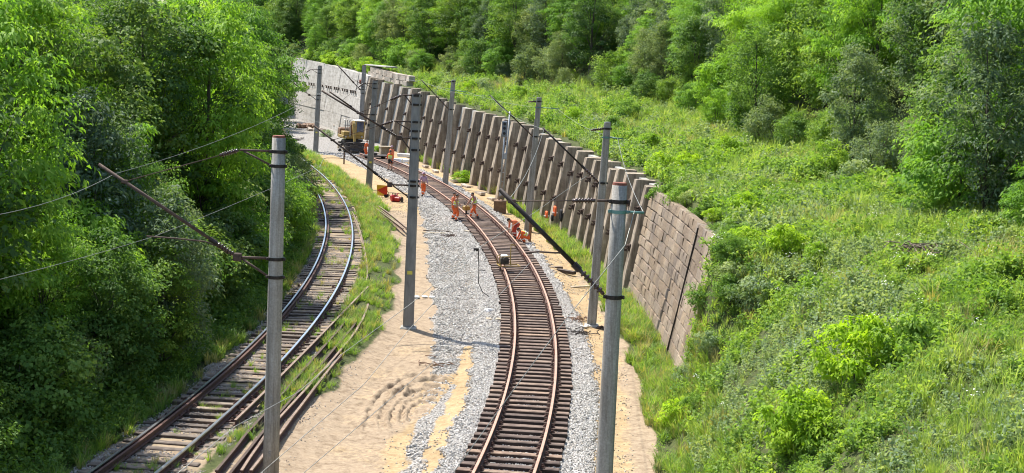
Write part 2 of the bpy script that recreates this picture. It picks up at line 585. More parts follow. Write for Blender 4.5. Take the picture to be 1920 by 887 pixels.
def board_concrete():
    m, nt, bs, out = nodes('board_concrete')
    v = coords(nt, True, (1, 1, 1))
    n = noise(nt, v, 0.9, 6, 0.65)
    c = ramp(nt, n, [(0.25, (0.31, 0.285, 0.25)), (0.5, (0.44, 0.41, 0.365)), (0.75, (0.53, 0.50, 0.455))])
    vs = coords(nt, True, (1.6, 1.6, 0.12))
    n2 = noise(nt, vs, 1.6, 5, 0.7)
    c = mixc(nt, 0.65, c, ramp(nt, n2, [(0.35, (0.62, 0.59, 0.56)), (0.55, (1, 1, 1))]), 'MULTIPLY')
    vb = coords(nt, True, (0.15, 0.15, 1))
    n3 = noise(nt, vb, 3.5, 3, 0.7)
    c = mixc(nt, 0.55, c, ramp(nt, n3, [(0.40, (0.60, 0.58, 0.55)), (0.50, (1, 1, 1))]), 'MULTIPLY')
    nt.links.new(c, bs.inputs["Base Color"])
    bs.inputs["Roughness"].default_value = 0.92
    bump(nt, bs, math_(nt, 'ADD', n, n3), 0.5, 0.06)
    return m


M['board_concrete'] = board_concrete()


def pole_mat():
    m, nt, bs, out = nodes('pole_grey')
    v = coords(nt, False)
    n = noise(nt, v, 22, 6, 0.7)
    c = ramp(nt, n, [(0.25, (0.24, 0.225, 0.195)), (0.5, (0.34, 0.32, 0.285)), (0.75, (0.44, 0.42, 0.375))])
    n2 = noise(nt, coords(nt, False, (7, 7, 0.35)), 1.6, 5, 0.7)
    c = mixc(nt, 0.8, c, ramp(nt, n2, [(0.34, (0.52, 0.48, 0.43)), (0.56, (1.05, 1.05, 1.04))]), 'MULTIPLY')
    n3 = noise(nt, coords(nt, False, (1, 1, 1)), 1.1, 4, 0.6)
    c = mixc(nt, 0.6, c, ramp(nt, n3, [(0.35, (0.7, 0.67, 0.63)), (0.6, (1, 1, 1))]), 'MULTIPLY')
    nt.links.new(c, bs.inputs["Base Color"])
    bs.inputs["Roughness"].default_value = 0.92
    bump(nt, bs, n, 0.5, 0.012)
    return m


M['pole_grey'] = pole_mat()


def rib_mat():
    m, nt, bs, out = nodes('rib_concrete')
    v = coords(nt, True)
    n = noise(nt, v, 1.4, 7, 0.7)
    c = ramp(nt, n, [(0.25, (0.165, 0.132, 0.098)), (0.5, (0.315, 0.262, 0.20)), (0.75, (0.46, 0.40, 0.32))])
    vs = coords(nt, True, (3, 3, 0.2))
    n2 = noise(nt, vs, 1.8, 5, 0.7)
    c = mixc(nt, 0.85, c, ramp(nt, n2, [(0.35, (0.42, 0.38, 0.34)), (0.6, (1.06, 1.05, 1.03))]), 'MULTIPLY')
    oi = nt.nodes.new("ShaderNodeObjectInfo")
    c = mixc(nt, 1.0, c, ramp(nt, oi.outputs["Random"], [(0, (0.84, 0.83, 0.82)), (1, (1.12, 1.1, 1.06))]), 'MULTIPLY')
    nt.links.new(c, bs.inputs["Base Color"])
    bs.inputs["Roughness"].default_value = 0.92
    bump(nt, bs, n, 0.5, 0.04)
    return m


M['rib'] = rib_mat()


def ground_mat():
    m, nt, bs, out = nodes('ground')
    v = coords(nt, True)
    big = noise(nt, v, 0.5, 5, 0.6)
    fine = noise(nt, v, 7, 6, 0.7)
    vor = nt.nodes.new("ShaderNodeTexVoronoi")
    vor.inputs["Scale"].default_value = 15
    nt.links.new(v, vor.inputs["Vector"])
    vor2 = nt.nodes.new("ShaderNodeTexVoronoi")
    vor2.inputs["Scale"].default_value = 6
    nt.links.new(v, vor2.inputs["Vector"])

    def attr(nm):
        a = nt.nodes.new("ShaderNodeAttribute")
        a.attribute_name = nm
        return a.outputs["Fac"]

    def mask(a, lo=0.42, hi=0.58, amt=0.5):
        s = math_(nt, 'ADD', a, math_(nt, 'MULTIPLY', math_(nt, 'SUBTRACT', fine, 0.5), amt))
        s = math_(nt, 'ADD', s, math_(nt, 'MULTIPLY', math_(nt, 'SUBTRACT', big, 0.5), amt * 1.2))
        mr = nt.nodes.new("ShaderNodeMapRange")
        mr.inputs[1].default_value = lo
        mr.inputs[2].default_value = hi
        nt.links.new(s, mr.inputs[0])
        return mr.outputs[0]

    sand = ramp(nt, fine, [(0.25, (0.29, 0.20, 0.105)), (0.5, (0.40, 0.29, 0.16)), (0.75, (0.47, 0.365, 0.225))])
    sand = mixc(nt, 0.6, sand, ramp(nt, big, [(0.35, (0.78, 0.76, 0.72)), (0.6, (1.05, 1.03, 1.0))]), 'MULTIPLY')
    grav = ramp(nt, vor.outputs["Distance"], [(0.0, (0.46, 0.44, 0.41)), (0.4, (0.35, 0.33, 0.30)), (0.75, (0.14, 0.125, 0.11))])
    spots = noise(nt, v, 2.6, 5, 0.7)
    sand = mixc(nt, 0.75, sand, ramp(nt, spots, [(0.36, (0.66, 0.63, 0.60)), (0.52, (1, 1, 1)), (0.72, (1.08, 1.07, 1.05))]), 'MULTIPLY')
    grav = mixc(nt, 0.45, grav, ramp(nt, spots, [(0.35, (0.74, 0.70, 0.64)), (0.55, (1, 1, 1))]), 'MULTIPLY')
    vc = nt.nodes.new("ShaderNodeRGBToBW")
    nt.links.new(vor.outputs["Color"], vc.inputs[0])
    grav = mixc(nt, 0.5, grav, vc.outputs[0], 'SOFT_LIGHT')
    dirt = ramp(nt, fine, [(0.25, (0.18, 0.13, 0.085)), (0.45, (0.295, 0.222, 0.148)), (0.75, (0.405, 0.318, 0.222))])
    turf = ramp(nt, fine, [(0.3, (0.035, 0.045, 0.014)), (0.55, (0.07, 0.085, 0.026)), (0.75, (0.13, 0.12, 0.055))])
    c = mixc(nt, 0.8, dirt, ramp(nt, spots, [(0.34, (0.62, 0.58, 0.54)), (0.5, (1, 1, 1)), (0.7, (1.12, 1.1, 1.06))]), 'MULTIPLY')
    c = mixc(nt, mask(attr('sand')), c, sand)
    c = mixc(nt, mask(attr('gravel')), c, grav)
    c = mixc(nt, mask(attr('turf')), c, turf)
    nt.links.new(c, bs.inputs["Base Color"])
    bs.inputs["Roughness"].default_value = 0.95
    bs.inputs["Specular IOR Level"].default_value = 0.2
    h = math_(nt, 'ADD', math_(nt, 'MULTIPLY', fine, 0.8), math_(nt, 'MULTIPLY', math_(nt, 'MULTIPLY', vor.outputs["Distance"], -1.0), math_(nt, 'ADD', attr('gravel'), 0.15)))
    bump(nt, bs, h, 0.7, 0.05)
    return m


M['ground'] = ground_mat()

# ------------------------------------------------------------------ ground sheet
def masks(x, y):
    """what the ground is made of: sand, gravel, turf (0..1)"""
    t = x - XT(np.clip(y, 25, 150))
    o = x - XO(np.clip(y, 20, 150)) - np.where(y > 150, -0.36 * (y - 150), 0)
    u = x - XW(y)
    # ballast band, wider on the inner side further out
    left = np.interp(y, [30, 46, 53.5, 57, 72, 87, 101, 120, 150, 200], [1.75, 2.0, 2.25, 3.9, 4.5, 4.1, 3.1, 2.8, 3.0, 6.0])
    right = np.interp(y, [30, 40, 55, 70, 95, 120, 150], [2.15, 2.15, 2.05, 1.8, 1.9, 2.2, 2.5])
    wob = 0.16 * vnoise(x, y, 1.4, 15) + 0.10 * vnoise(x, y, 0.5, 16)
    g = np.minimum(ss(-left - 0.3, -left + 0.3, t + wob), 1 - ss(right - 0.3, right + 0.3, t + wob * .7))
    # second, thinner gravel spill on the sand
    c0 = np.interp(y, [34, 46, 57], [-2.45, -3.0, -3.3])
    g2 = (1 - ss(0.12, 0.48, np.abs(t + wob - c0) - np.interp(y, [34, 46, 57], [0.0, 0.1, 0.4]))) * 0.7 * (1 - ss(58, 62, y))
    g3 = np.where((y > 146), (1 - ss(2.0, 5.0, np.abs(t + 1.0 + 0.21 * (y - 146)))), 0)
    gravel = np.maximum(np.maximum(g, g2), g3)
    turf = 1 - ss(2.9, 4.0, o + 0.5 * vnoise(x, y, 2.5, 7) + np.interp(y, [34, 44, 52, 60, 80, 100, 130], [1.6, 1.0, 0.5, 0.1, 0.3, 0.0, 0.2]))
    turf = np.maximum(turf * np.where(np.abs(o) < 1.4, 0.42, 1.0), ss(-1.35, -0.85, u + 0.25 * vnoise(x, y, 1.5, 8) - 0.35 * ss(70, 90, y)) * (1 - 0.75 * ss(96, 110, y)))
    turf = np.where(u > 0.5, np.maximum(turf, 1), turf)
    turf = np.where(o < -1.7, 1.0, turf)
    turf = np.where((y > 178) & (o < 6), np.maximum(turf, 0.75), turf)
    sand = np.where(o < 2.2, 0.05, 1.0) * (1 - 0.5 * ss(3.1, 3.6, t)) * (1 - 0.35 * ss(150, 160, y))
    sand = sand * (1 - 0.60 * (1 - ss(-3.6, -2.9, t + 0.35 * vnoise(x, y, 1.6, 14))) * (1 - ss(95, 110, y)))
    sand = sand * (1 - 0.55 * ss(2.7, 3.1, t + 0.2 * vnoise(x, y, 1.1, 17)) * (1 - ss(70, 90, y)))
    sand = sand * np.interp(o + 0.4 * vnoise(x, y, 1.8, 12), [2.0, 3.1, 3.9], [0.0, 0.45, 1.0])
    return sand, gravel, turf


def make_ground():
    ys = np.concatenate([np.arange(12, 72, 0.32), np.arange(72, 130, 0.6), np.arange(130, 225, 1.5), np.arange(225, 420, 6)])
    us = np.concatenate([np.arange(-140, -30, 6.0), np.arange(-30, -19, 0.8), np.arange(-19, 0.9, 0.27), [0.93, 0.96, 1.2, 1.46, 1.6, 1.75, 1.9, 2.05], np.arange(2.2, 14, 0.4), np.arange(14, 40, 1.6), np.arange(40, 190, 7.0)])
    Yg, U = np.meshgrid(ys, us, indexing='ij')
    X = U + XW(Yg)
    Z = GH(X, Yg)
    ny, nu = X.shape
    co = np.stack([X, Yg, Z], -1).reshape(-1, 3)
    idx = np.arange(ny * nu).reshape(ny, nu)
    fa = np.stack([idx[:-1, :-1], idx[:-1, 1:], idx[1:, 1:], idx[1:, :-1]], -1).reshape(-1, 4)
    me = bpy.data.meshes.new("ground")
    me.from_pydata(co.tolist(), [], fa.tolist())
    s, g, t = masks(X.ravel(), Yg.ravel())
    for nm, arr in (('sand', s), ('gravel', g), ('turf', t)):
        a = me.attributes.new(nm, 'FLOAT', 'POINT')
        a.data.foreach_set("value", arr.astype(np.float32))
    me.materials.append(M['ground'])
    me.polygons.foreach_set("use_smooth", [True] * len(me.polygons))
    o = link("ground", me)
    tag(o, 'sandy railway cutting floor rising to green banks on both sides', None, None, 'structure')


make_ground()


def make_ruts():
    """churned sand with curved wheel ruts beside the new ballast"""
    c = gz(765, 750, -0.3)
    n = 0.055
    xs = np.arange(-2.1, 2.1, n)
    ys = np.arange(-4.6, 4.6, n * 1.6)
    Yg, X = np.meshgrid(ys, xs, indexing='ij')
    # tracks of a turning machine: quarter ellipses swinging from far right to near left
    cx, cy = 0.75, -1.9
    r = np.hypot(X - cx, (Yg - cy) * 0.30)
    ang = np.arctan2((Yg - cy) * 0.30, X - cx)
    a2 = np.mod(ang, 2 * PI)
    ok = ss(1.0, 1.5, a2) * (1 - ss(3.25, 3.9, a2))
    rn = r + 0.05 * vnoise(X, Yg, 0.9, 21) + 0.03 * vnoise(X, Yg, 0.3, 26)
    h = np.zeros_like(X)
    for r0, wd, dp in ((1.72, 0.10, 0.16), (1.57, 0.05, 0.07), (1.38, 0.09, 0.14), (1.24, 0.045, 0.06), (1.06, 0.09, 0.14), (0.80, 0.08, 0.11), (0.55, 0.08, 0.09)):
        q = (rn - r0) / wd
        brk = np.clip(0.7 + 0.7 * vnoise(X + r0 * 9, Yg, 0.7, 25) + 0.5 * vnoise(X, Yg + r0 * 5, 0.22, 27), 0.05, 1.3)
        h += brk * (-dp * np.exp(-q * q) + 0.7 * dp * np.exp(-((q - 1.7) / 0.8) ** 2) + 0.35 * dp * np.exp(-((q + 1.7) / 0.8) ** 2))
    arc = np.clip(ok, 0, 1)
    h = arc * h + arc * ss(0.4, 0.7, r) * (1 - ss(1.7, 1.9, r)) * (0.06 * vnoise(X, Yg, 0.13, 22) + 0.05 * vnoise(X, Yg, 0.35, 23))
    edge = np.minimum(ss(0, 0.7, 2.1 - np.abs(X)), ss(0, 1.2, 4.6 - np.abs(Yg)))
    Xw, Yw = X + c.x, Yg + c.y
    Z = GH(Xw, Yw) + 0.03 * edge - 0.04 * (1 - edge) + (h + 0.02 * vnoise(X, Yg, 0.25, 24)) * edge
    ny, nu = X.shape
    idx = np.arange(ny * nu).reshape(ny, nu)
    fa = np.stack([idx[:-1, :-1], idx[:-1, 1:], idx[1:, 1:], idx[1:, :-1]], -1).reshape(-1, 4)
    me = bpy.data.meshes.new("ground_ruts")
    me.from_pydata(np.stack([Xw, Yw, Z], -1).reshape(-1, 3).tolist(), [], fa.tolist())
    s, g, t = masks(Xw.ravel(), Yw.ravel())
    k = (arc * (r < 1.9)).ravel()
    for nm, arr in (('sand', np.maximum(k * 0.36, s * (1 - 0.6 * k))), ('gravel', g * (1 - k)), ('turf', t)):
        a = me.attributes.new(nm, 'FLOAT', 'POINT')
        a.data.foreach_set("value", arr.astype(np.float32))
    me.materials.append(M['ground'])
    me.polygons.foreach_set("use_smooth", [True] * len(me.polygons))
    tag(link("ground_ruts", me), 'curved wheel ruts churned into the yellow sand', None, None, 'structure')


make_ruts()

# ------------------------------------------------------------------ scatter by geometry nodes (uncountable stuff only)
def scatter(name, pts, rots, scl, idx, sources, label, cat=None):
    col = bpy.data.collections.new(name + "_sources")
    for s in sources:
        col.objects.link(s)
    me = bpy.data.meshes.new(name)
    me.vertices.add(len(pts))
    me.vertices.foreach_set("co", np.asarray(pts, np.float32).ravel())
    a = me.attributes.new("rot", 'FLOAT_VECTOR', 'POINT')
    a.data.foreach_set("vector", np.asarray(rots, np.float32).ravel())
    a = me.attributes.new("scl", 'FLOAT_VECTOR', 'POINT')
    sc = np.asarray(scl, np.float32)
    if sc.ndim == 1:
        sc = np.repeat(sc[:, None], 3, 1)
    a.data.foreach_set("vector", sc.ravel())
    a = me.attributes.new("idx", 'INT', 'POINT')
    a.data.foreach_set("value", np.asarray(idx, np.int32))
    o = link(name, me)
    ng = bpy.data.node_groups.new(name, 'GeometryNodeTree')
    ng.interface.new_socket("Geometry", in_out='INPUT', socket_type='NodeSocketGeometry')
    ng.interface.new_socket("Geometry", in_out='OUTPUT', socket_type='NodeSocketGeometry')
    gi = ng.nodes.new("NodeGroupInput")
    go = ng.nodes.new("NodeGroupOutput")
    ci = ng.nodes.new("GeometryNodeCollectionInfo")
    ci.inputs["Collection"].default_value = col
    ci.inputs["Separate Children"].default_value = True
    ci.inputs["Reset Children"].default_value = True
    ip = ng.nodes.new("GeometryNodeInstanceOnPoints")
    ip.inputs["Pick Instance"].default_value = True

    def na(nm, dt):
        n = ng.nodes.new("GeometryNodeInputNamedAttribute")
        n.data_type = dt
        n.inputs["Name"].default_value = nm
        return n.outputs["Attribute"]

    e2r = ng.nodes.new("FunctionNodeEulerToRotation")
    L = ng.links.new
    L(gi.outputs[0], ip.inputs["Points"])
    L(ci.outputs[0], ip.inputs["Instance"])
    L(na("idx", 'INT'), ip.inputs["Instance Index"])
    L(na("rot", 'FLOAT_VECTOR'), e2r.inputs[0])
    L(e2r.outputs[0], ip.inputs["Rotation"])
    L(na("scl", 'FLOAT_VECTOR'), ip.inputs["Scale"])
    L(ip.outputs[0], go.inputs[0])
    md = o.modifiers.new("scatter", 'NODES')
    md.node_group = ng
    tag(o, label, None, None, 'stuff')
    return o


def src(name, me):
    return bpy.data.objects.new(name, me)


def rock_mesh(name, mat, seed, sq=(1, 0.8, 0.6)):
    r = np.random.default_rng(seed)
    b = MB()
    b.ball((0, 0, 0), 0.5, 5, 4, sq)
    b.v = [tuple(np.array(p) * (0.75 + 0.5 * r.random())) for p in b.v]
    return b.mesh(name, mat)


def quads_mesh(name, V, var, mat):
    """V (n,4,3) quads with a per-quad value in 'var'"""
    n = len(V)
    me = bpy.data.meshes.new(name)
    me.vertices.add(n * 4)
    me.vertices.foreach_set("co", V.astype(np.float32).ravel())
    me.loops.add(n * 4)
    me.loops.foreach_set("vertex_index", np.arange(n * 4, dtype=np.int32))
    me.polygons.add(n)
    me.polygons.foreach_set("loop_start", np.arange(0, n * 4, 4, dtype=np.int32))
    a = me.attributes.new("var", 'FLOAT', 'FACE')
    a.data.foreach_set("value", np.clip(var, 0, 1).astype(np.float32))
    me.materials.append(mat)
    me.update(calc_edges=True)
    return me


def leaf_quads(C, Nn, L, W, r, droop=0.0, axis=None):
    """folded rhombic leaves at centres C with normals Nn, length L, width W"""
    n = len(C)
    if axis is None:
        axis = r.normal(size=(n, 3))
    T = axis - (axis * Nn).sum(1, keepdims=True) * Nn
    T /= np.linalg.norm(T, axis=1, keepdims=True) + 1e-9
    B = np.cross(Nn, T)
    L = np.broadcast_to(L, n)[:, None]
    W = np.broadcast_to(W, n)[:, None]
    base = C - T * L * 0.5
    tip = C + T * L * 0.5 - np.array([0, 0, 1.0]) * L * droop
    fold = Nn * W * 0.22
    return np.stack([base, C + B * W * 0.5 + fold, tip, C - B * W * 0.5 + fold], 1)


# ballast stones
def scatter_ballast():
    P = []
    for y0, y1, dens, s0 in ((32, 52, 400, 0.082), (52, 75, 230, 0.10), (75, 110, 110, 0.13), (110, 150, 45, 0.18)):
        area_w = 8.0
        n = int((y1 - y0) * area_w * dens)
        y = rng.uniform(y0, y1, n)
        x = XT(y) + rng.uniform(-5.2, 2.8, n)
        s, g, t = masks(x, y)
        g = g + 0.25 * vnoise(x, y, 0.6, 31) * (g > 0.05)
        g = np.where(x - XT(y) < -2.35, g * (0.50 + 0.2 * vnoise(x, y, 1.3, 36)), g)
        k = rng.random(n) < np.clip((g - 0.12) / 0.6, 0, 1) ** 1.7
        x, y = x[k], y[k]
        z = GH(x, y)
        n = len(x)
        P.append((np.stack([x, y, z + 0.008 + 0.02 * rng.random(n)], 1), s0 * rng.uniform(0.6, 1.35, n)))
    pts = np.concatenate([p for p, s in P])
    scl = np.concatenate([s for p, s in P])
    n = len(pts)
    srcs = [src("ballast_stone_%d" % i, rock_mesh("ballast_stone", M['ballast'], 40 + i)) for i in range(5)]
    scatter("ballast_gravel", pts, rng.uniform(0, 6.28, (n, 3)), scl, rng.integers(0, 5, n), srcs, 'pale grey crushed stone ballast spread along the new track')
    # older, browner stones and litter around the old track and at the sand's edge
    y = rng.uniform(32, 80, 200000)
    o = rng.uniform(-2.2, 5.4, len(y))
    x = XO(y) + o
    dens = np.where(np.abs(o) < 1.6, 0.8, 0.0) + np.where((o > 2.0) & (y < 52), 0.38 * np.interp(o, [2.0, 2.4, 2.9, 3.6], [0.5, 0.8, 0.25, 0]), 0)
    dens *= np.interp(y, [32, 55, 90], [1, 0.7, 0.35])
    k = rng.random(len(y)) < dens * np.clip(0.55 + 1.1 * vnoise(x, y, 0.9, 33) + 0.5 * vnoise(x, y, 0.35, 34), 0, 1.2)
    x, y = x[k], y[k]
    n = len(x)
    srcs = [src("old_stone_%d" % i, rock_mesh("old_stone", M['ballast_old'], 60 + i)) for i in range(4)]
    scatter("old_gravel", np.stack([x, y, GH(x, y) + 0.004], 1), rng.uniform(0, 6.28, (n, 3)), 0.022 + 0.05 * rng.random(n) ** 2, rng.integers(0, 4, n), srcs, 'brown weathered gravel around the old track')
    # clods on the sand
    y = rng.uniform(33, 110, 40000)
    x = XT(y) + np.where(rng.random(len(y)) < 0.75, rng.uniform(-7.5, -2.2, len(y)), rng.uniform(1.9, 4.0, len(y)))
    s, g, t = masks(x, y)
    k = (s > 0.4) & (t < 0.5) & (rng.random(len(y)) < 0.25 + 0.75 * np.clip(vnoise(x, y, 1.1, 35) * 1.6, 0, 1))
    x, y = x[k], y[k]
    n = len(x)
    srcs = [src("clod_%d" % i, rock_mesh("clod", M['clod'], 80 + i)) for i in range(3)]
    scatter("sand_clods", np.stack([x, y, GH(x, y) + 0.005], 1), rng.uniform(0, 6.28, (n, 3)), 0.02 + 0.075 * rng.random(n) ** 2.5, rng.integers(0, 3, n), srcs, 'small clods and pebbles lying on the yellow sand')


scatter_ballast()

# ------------------------------------------------------------------ railway tracks
def path(fx, y0, y1, step=0.25, off=0.0):
    """points every ~step metres, with tangents and right vectors"""
    ys = np.arange(y0, y1, step)
    xs = fx(ys)
    dx = np.gradient(xs, ys)
    L = np.hypot(1, dx)
    T = np.stack([dx / L, 1 / L], 1)
    Rt = np.stack([T[:, 1], -T[:, 0]], 1)
    P = np.stack([xs, ys], 1) + Rt * off
    s = np.concatenate([[0], np.cumsum(np.hypot(*np.diff(P, axis=0).T))])
    return P, T, Rt, s


def resample(P, T, Rt, s, ss_):
    f = lambda A: np.stack([np.interp(ss_, s, A[:, i]) for i in range(2)], 1)
    return f(P), f(T), f(Rt)


RAIL = [(-.07, 0), (.07, 0), (.07, .016), (.014, .032), (.012, .118), (.037, .132), (.037, .172), (-.037, .172), (-.037, .132), (-.012, .118), (-.014, .032), (-.07, .016)]


def rail_mesh(name, P3, R3, side, top, scale=1.0):
    b = MB()
    b.sweep([(a * scale, c * scale) for a, c in RAIL], P3, R3)
    me = b.mesh(name, side)
    me.materials.append(top)
    n = len(RAIL)
    for i, p in enumerate(me.polygons):
        if i < (len(P3) - 1) * n and i % n in (5, 6, 7):
            p.material_index = 1
    return me


def sleeper_mesh(name, mat, L, W, Hh, seed):
    r = random.Random(seed)
    b = MB()
    b.box((0, 0, -Hh / 2), (L, W, Hh), None, 0.018)
    b.v = [(x + r.uniform(-.012, .012), y + r.uniform(-.008, .008), z + r.uniform(-.005, .003)) for x, y, z in b.v]
    return b.mesh(name, mat)


def fastening_mesh(mat):
    b = MB()
    b.box((0, 0, 0.012), (0.34, 0.16, 0.024))
    for sx in (-1, 1):
        b.box((sx * 0.105, 0, 0.045), (0.07, 0.11, 0.045), None, 0.012)
        b.tube([(sx * 0.105, 0, 0.05), (sx * 0.105, 0, 0.105)], 0.018, 6)
        b.box((sx * 0.105, 0, 0.085), (0.05, 0.05, 0.03))
        b.tube([(sx * 0.15, 0.045, 0.02), (sx * 0.15, 0.045, 0.06)], 0.016, 6)
    return b.mesh('fastening', mat)


def build_track(root, fx, y0, y1, zt, spacing, old, nfast):
    P, T, Rt, s = path(fx, y0, y1)
    st = np.arange(0.3, s[-1], spacing)
    if old:
        st = st + rng.normal(0, 0.04, len(st))
    Ps, Ts, Rs = resample(P, T, Rt, s, st)
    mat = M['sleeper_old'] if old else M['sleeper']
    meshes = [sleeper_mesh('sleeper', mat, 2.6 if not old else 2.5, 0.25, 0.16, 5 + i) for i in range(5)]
    fm = fastening_mesh(M['rail_side'])
    for i, (p, t) in enumerate(zip(Ps, Ts)):
        if old and p[1] > 75 and random.random() < 0.2:
            continue
        o = link('sleeper', meshes[random.randrange(5)], root)
        a = math.atan2(t[1], t[0]) - PI / 2 + random.gauss(0, 0.025 if old else 0.006)
        sh = random.gauss(0, 0.07 if old else 0.018)
        o.location = (p[0] + sh * t[1], p[1] - sh * t[0], zt + (random.uniform(-0.035, 0.01) if old else random.uniform(-0.004, 0.004)))
        o.rotation_euler = (random.gauss(0, 0.01), 0, a)
        if i < nfast:
            for sx in (-0.755, 0.755):
                f = link('fastening', fm, o)
                f.location = (sx, 0, 0.002)
    # rails in lengths, with a small gap and joint bars
    step = 25.0 if not old else 30.0
    for side in (-1, 1):
        s0 = 0.0
        k = 0
        while s0 < s[-1] - 1:
            e = min(s0 + step + (-3.0 if (k == 0 and side > 0) else 0), s[-1])
            q = np.arange(s0, e + 0.01, 0.5)
            if q[-1] < e:
                q = np.append(q, e)
            q[-1] -= 0.012
            Pq, Tq, Rq = resample(P, T, Rt, s, q)
            jit = 0 if old else 0.0
            P3 = [(a[0] + r[0] * 0.755 * side, a[1] + r[1] * 0.755 * side, zt + 0.025) for a, r in zip(Pq, Rq)]
            R3 = [(r[0], r[1], 0) for r in Rq]
            link('rail', rail_mesh('rail', P3, R3, M['rail_side'], M['rail_top'] if old else M['rail_new']), root)
            if e < s[-1] - 1:
                b = MB()
                c = Vector(P3[-1])
                tv = Vector((Tq[-1][0], Tq[-1][1], 0))
                rv = Vector((Rq[-1][0], Rq[-1][1], 0))
                mm = Matrix((rv, tv, Vector((0, 0, 1)))).transposed()
                for q2 in (-1, 1):
                    b.box(c + rv * 0.03 * q2 + Vector((0, 0, .075)), (0.028, 0.8, 0.07), mm)
                    for h in (-0.28, -0.1, 0.1, 0.28):
                        b.tube([c + tv * h + rv * 0.04 * q2 + Vector((0, 0, .075)), c + tv * h + rv * 0.07 * q2 + Vector((0, 0, .075))], 0.018, 6)
                b.build('joint_bar', M['rust_red'] if not old else M['rust'], root)
            s0 = e
            k += 1
    return P, T, Rt, s


new_track = empty('railway_track', (0, 0, 0), 0, 'newly laid curving track of brown wooden sleepers and pink rusty rails on pale ballast', 'railway track')
build_track(new_track, XT, 30, 144.5, 0.0, 0.605, False, 105)
old_track = empty('railway_track', (0, 0, 0), 0, 'older weedy track with shiny rails and grey sleepers below the wooded bank', 'railway track')
build_track(old_track, XO, 29, 152, 0.13, 0.62, True, 60)
# check rail inside the outer curve of the old track
Pg, Tg, Rg, sg = path(XO, 31, 125, 0.5, -0.61)
tmp = rail_mesh('check_rail', [(a[0], a[1], 0.15) for a in Pg], [(r[0], r[1], 0) for r in Rg], M['rail_side'], M['rail_side'], 0.96)
link('check_rail', tmp, old_track)

# loose rails lying about
def loose_rail(pix, z, label, top='rail_side', lying=False, sc=1.0):
    pts = [gz(px, py, z + 0.1) for px, py in pix]
    # densify smoothly
    A = np.array([tuple(p) for p in pts])
    d = np.concatenate([[0], np.cumsum(np.linalg.norm(np.diff(A, axis=0), axis=1))])
    q = np.linspace(0, d[-1], max(3, int(d[-1] / 1.0)))
    cs = []
    for i in range(2):
        deg = min(3, len(pix) - 1)
        cs.append(np.polyval(np.polyfit(d, A[:, i], deg), q))
    X_, Y_ = cs
    Zg = GH(X_, Y_)
    zz = np.full(len(q), z) if z is not None else Zg
    zz = np.maximum(zz, Zg + 0.015)
    T_ = np.stack([np.gradient(X_), np.gradient(Y_)], 1)
    T_ /= np.linalg.norm(T_, axis=1, keepdims=True)
    c0 = Vector((X_[0], Y_[0], zz[0]))
    P3 = [Vector((a, b, c)) - c0 for a, b, c in zip(X_, Y_, zz)]
    R3 = [(t[1], -t[0], 0) for t in T_]
    o = link('loose_rail', rail_mesh('loose_rail', P3, R3, M['rail_side'] if top != 'tan' else M['rail_loose'], M['rail_loose'] if top in ('rail_new', 'tan') else M['rust'], sc))
    o.location = c0
    tag(o, label, 'rail', 'loose rails along the old track')


loose_rail([(660, 397), (672, 425), (683, 465), (689, 522)], 0.14, 'slim pale rail curving along the sleeper ends of the old track', 'tan', sc=0.8)
loose_rail([(690, 540), (640, 592), (590, 643), (540, 693), (490, 746), (440, 792)], 0.14, 'long rusty rail lying on the sleeper ends beside the old track', 'rail_new')
loose_rail([(652, 602), (600, 662), (545, 722), (480, 800), (405, 887)], 0.08, 'discarded dark rail in the weeds, the one closest to the old track', 'rust')
loose_rail([(668, 608), (618, 668), (560, 735), (500, 808), (430, 893)], 0.07, 'discarded rusty rail lying second from the old track in the weeds', 'rust')
loose_rail([(690, 575), (655, 640), (598, 705), (545, 765), (478, 850), (452, 887)], 0.05, 'discarded brown rail lying third from the old track, running into the weeds', 'rail_new')
loose_rail([(640, 668), (590, 730), (545, 790), (470, 887)], 0.05, 'short brown rail lying furthest from the old track by the sand', 'rail_new')
loose_rail([(660, 356), (690, 374), (725, 398), (762, 428)], 0.02, 'thin rusty rail lying in the grass, upper one of a pair', 'tan', sc=0.9)
loose_rail([(655, 359), (685, 378), (722, 404), (756, 430)], 0.02, 'thin rusty rail lying in the grass, lower one of a pair', 'rail_new', sc=0.9)

# ------------------------------------------------------------------ retaining walls
LEAN = 0.19


def wframe(y):
    s = float((XW(y + .05) - XW(y - .05)) / .1)
    L = math.hypot(1, s)
    t = Vector((s / L, 1 / L, 0))
    n = Vector((1 / L, -s / L, 0))          # into the hill
    return Vector((float(XW(y)), y, 0)), t, n


RIB_Y = [174.4, 170.6, 165.8, 161.1, 156.4, 151.6, 147.3, 143.1, 139.4, 135.6, 131.8, 127.7, 123.7, 119.9, 116.6, 113.2, 110.0, 106.8, 103.7, 100.8, 97.9, 94.9, 91.6, 88.2, 85.4, 82.7, 80.3, 78.1, 75.9, 73.3, 70.4, 67.4]


def anchor_mesh():
    b = MB()
    b.box((0, -0.03, 0), (0.34, 0.06, 0.34), None, 0.01)
    b.box((0, -0.10, 0.06), (0.26, 0.12, 0.07))
    b.box((0, -0.10, -0.07), (0.26, 0.12, 0.06))
    b.tube([(0, -0.05, 0), (0, -0.30, 0.02)], 0.035, 6)
    b.tube([(0, -0.16, 0.0), (0, -0.21, 0.0)], 0.07, 6)
    b.box((0, -0.2, -0.16), (0.05, 0.2, 0.12))
    return b.mesh('anchor', M['rust'])


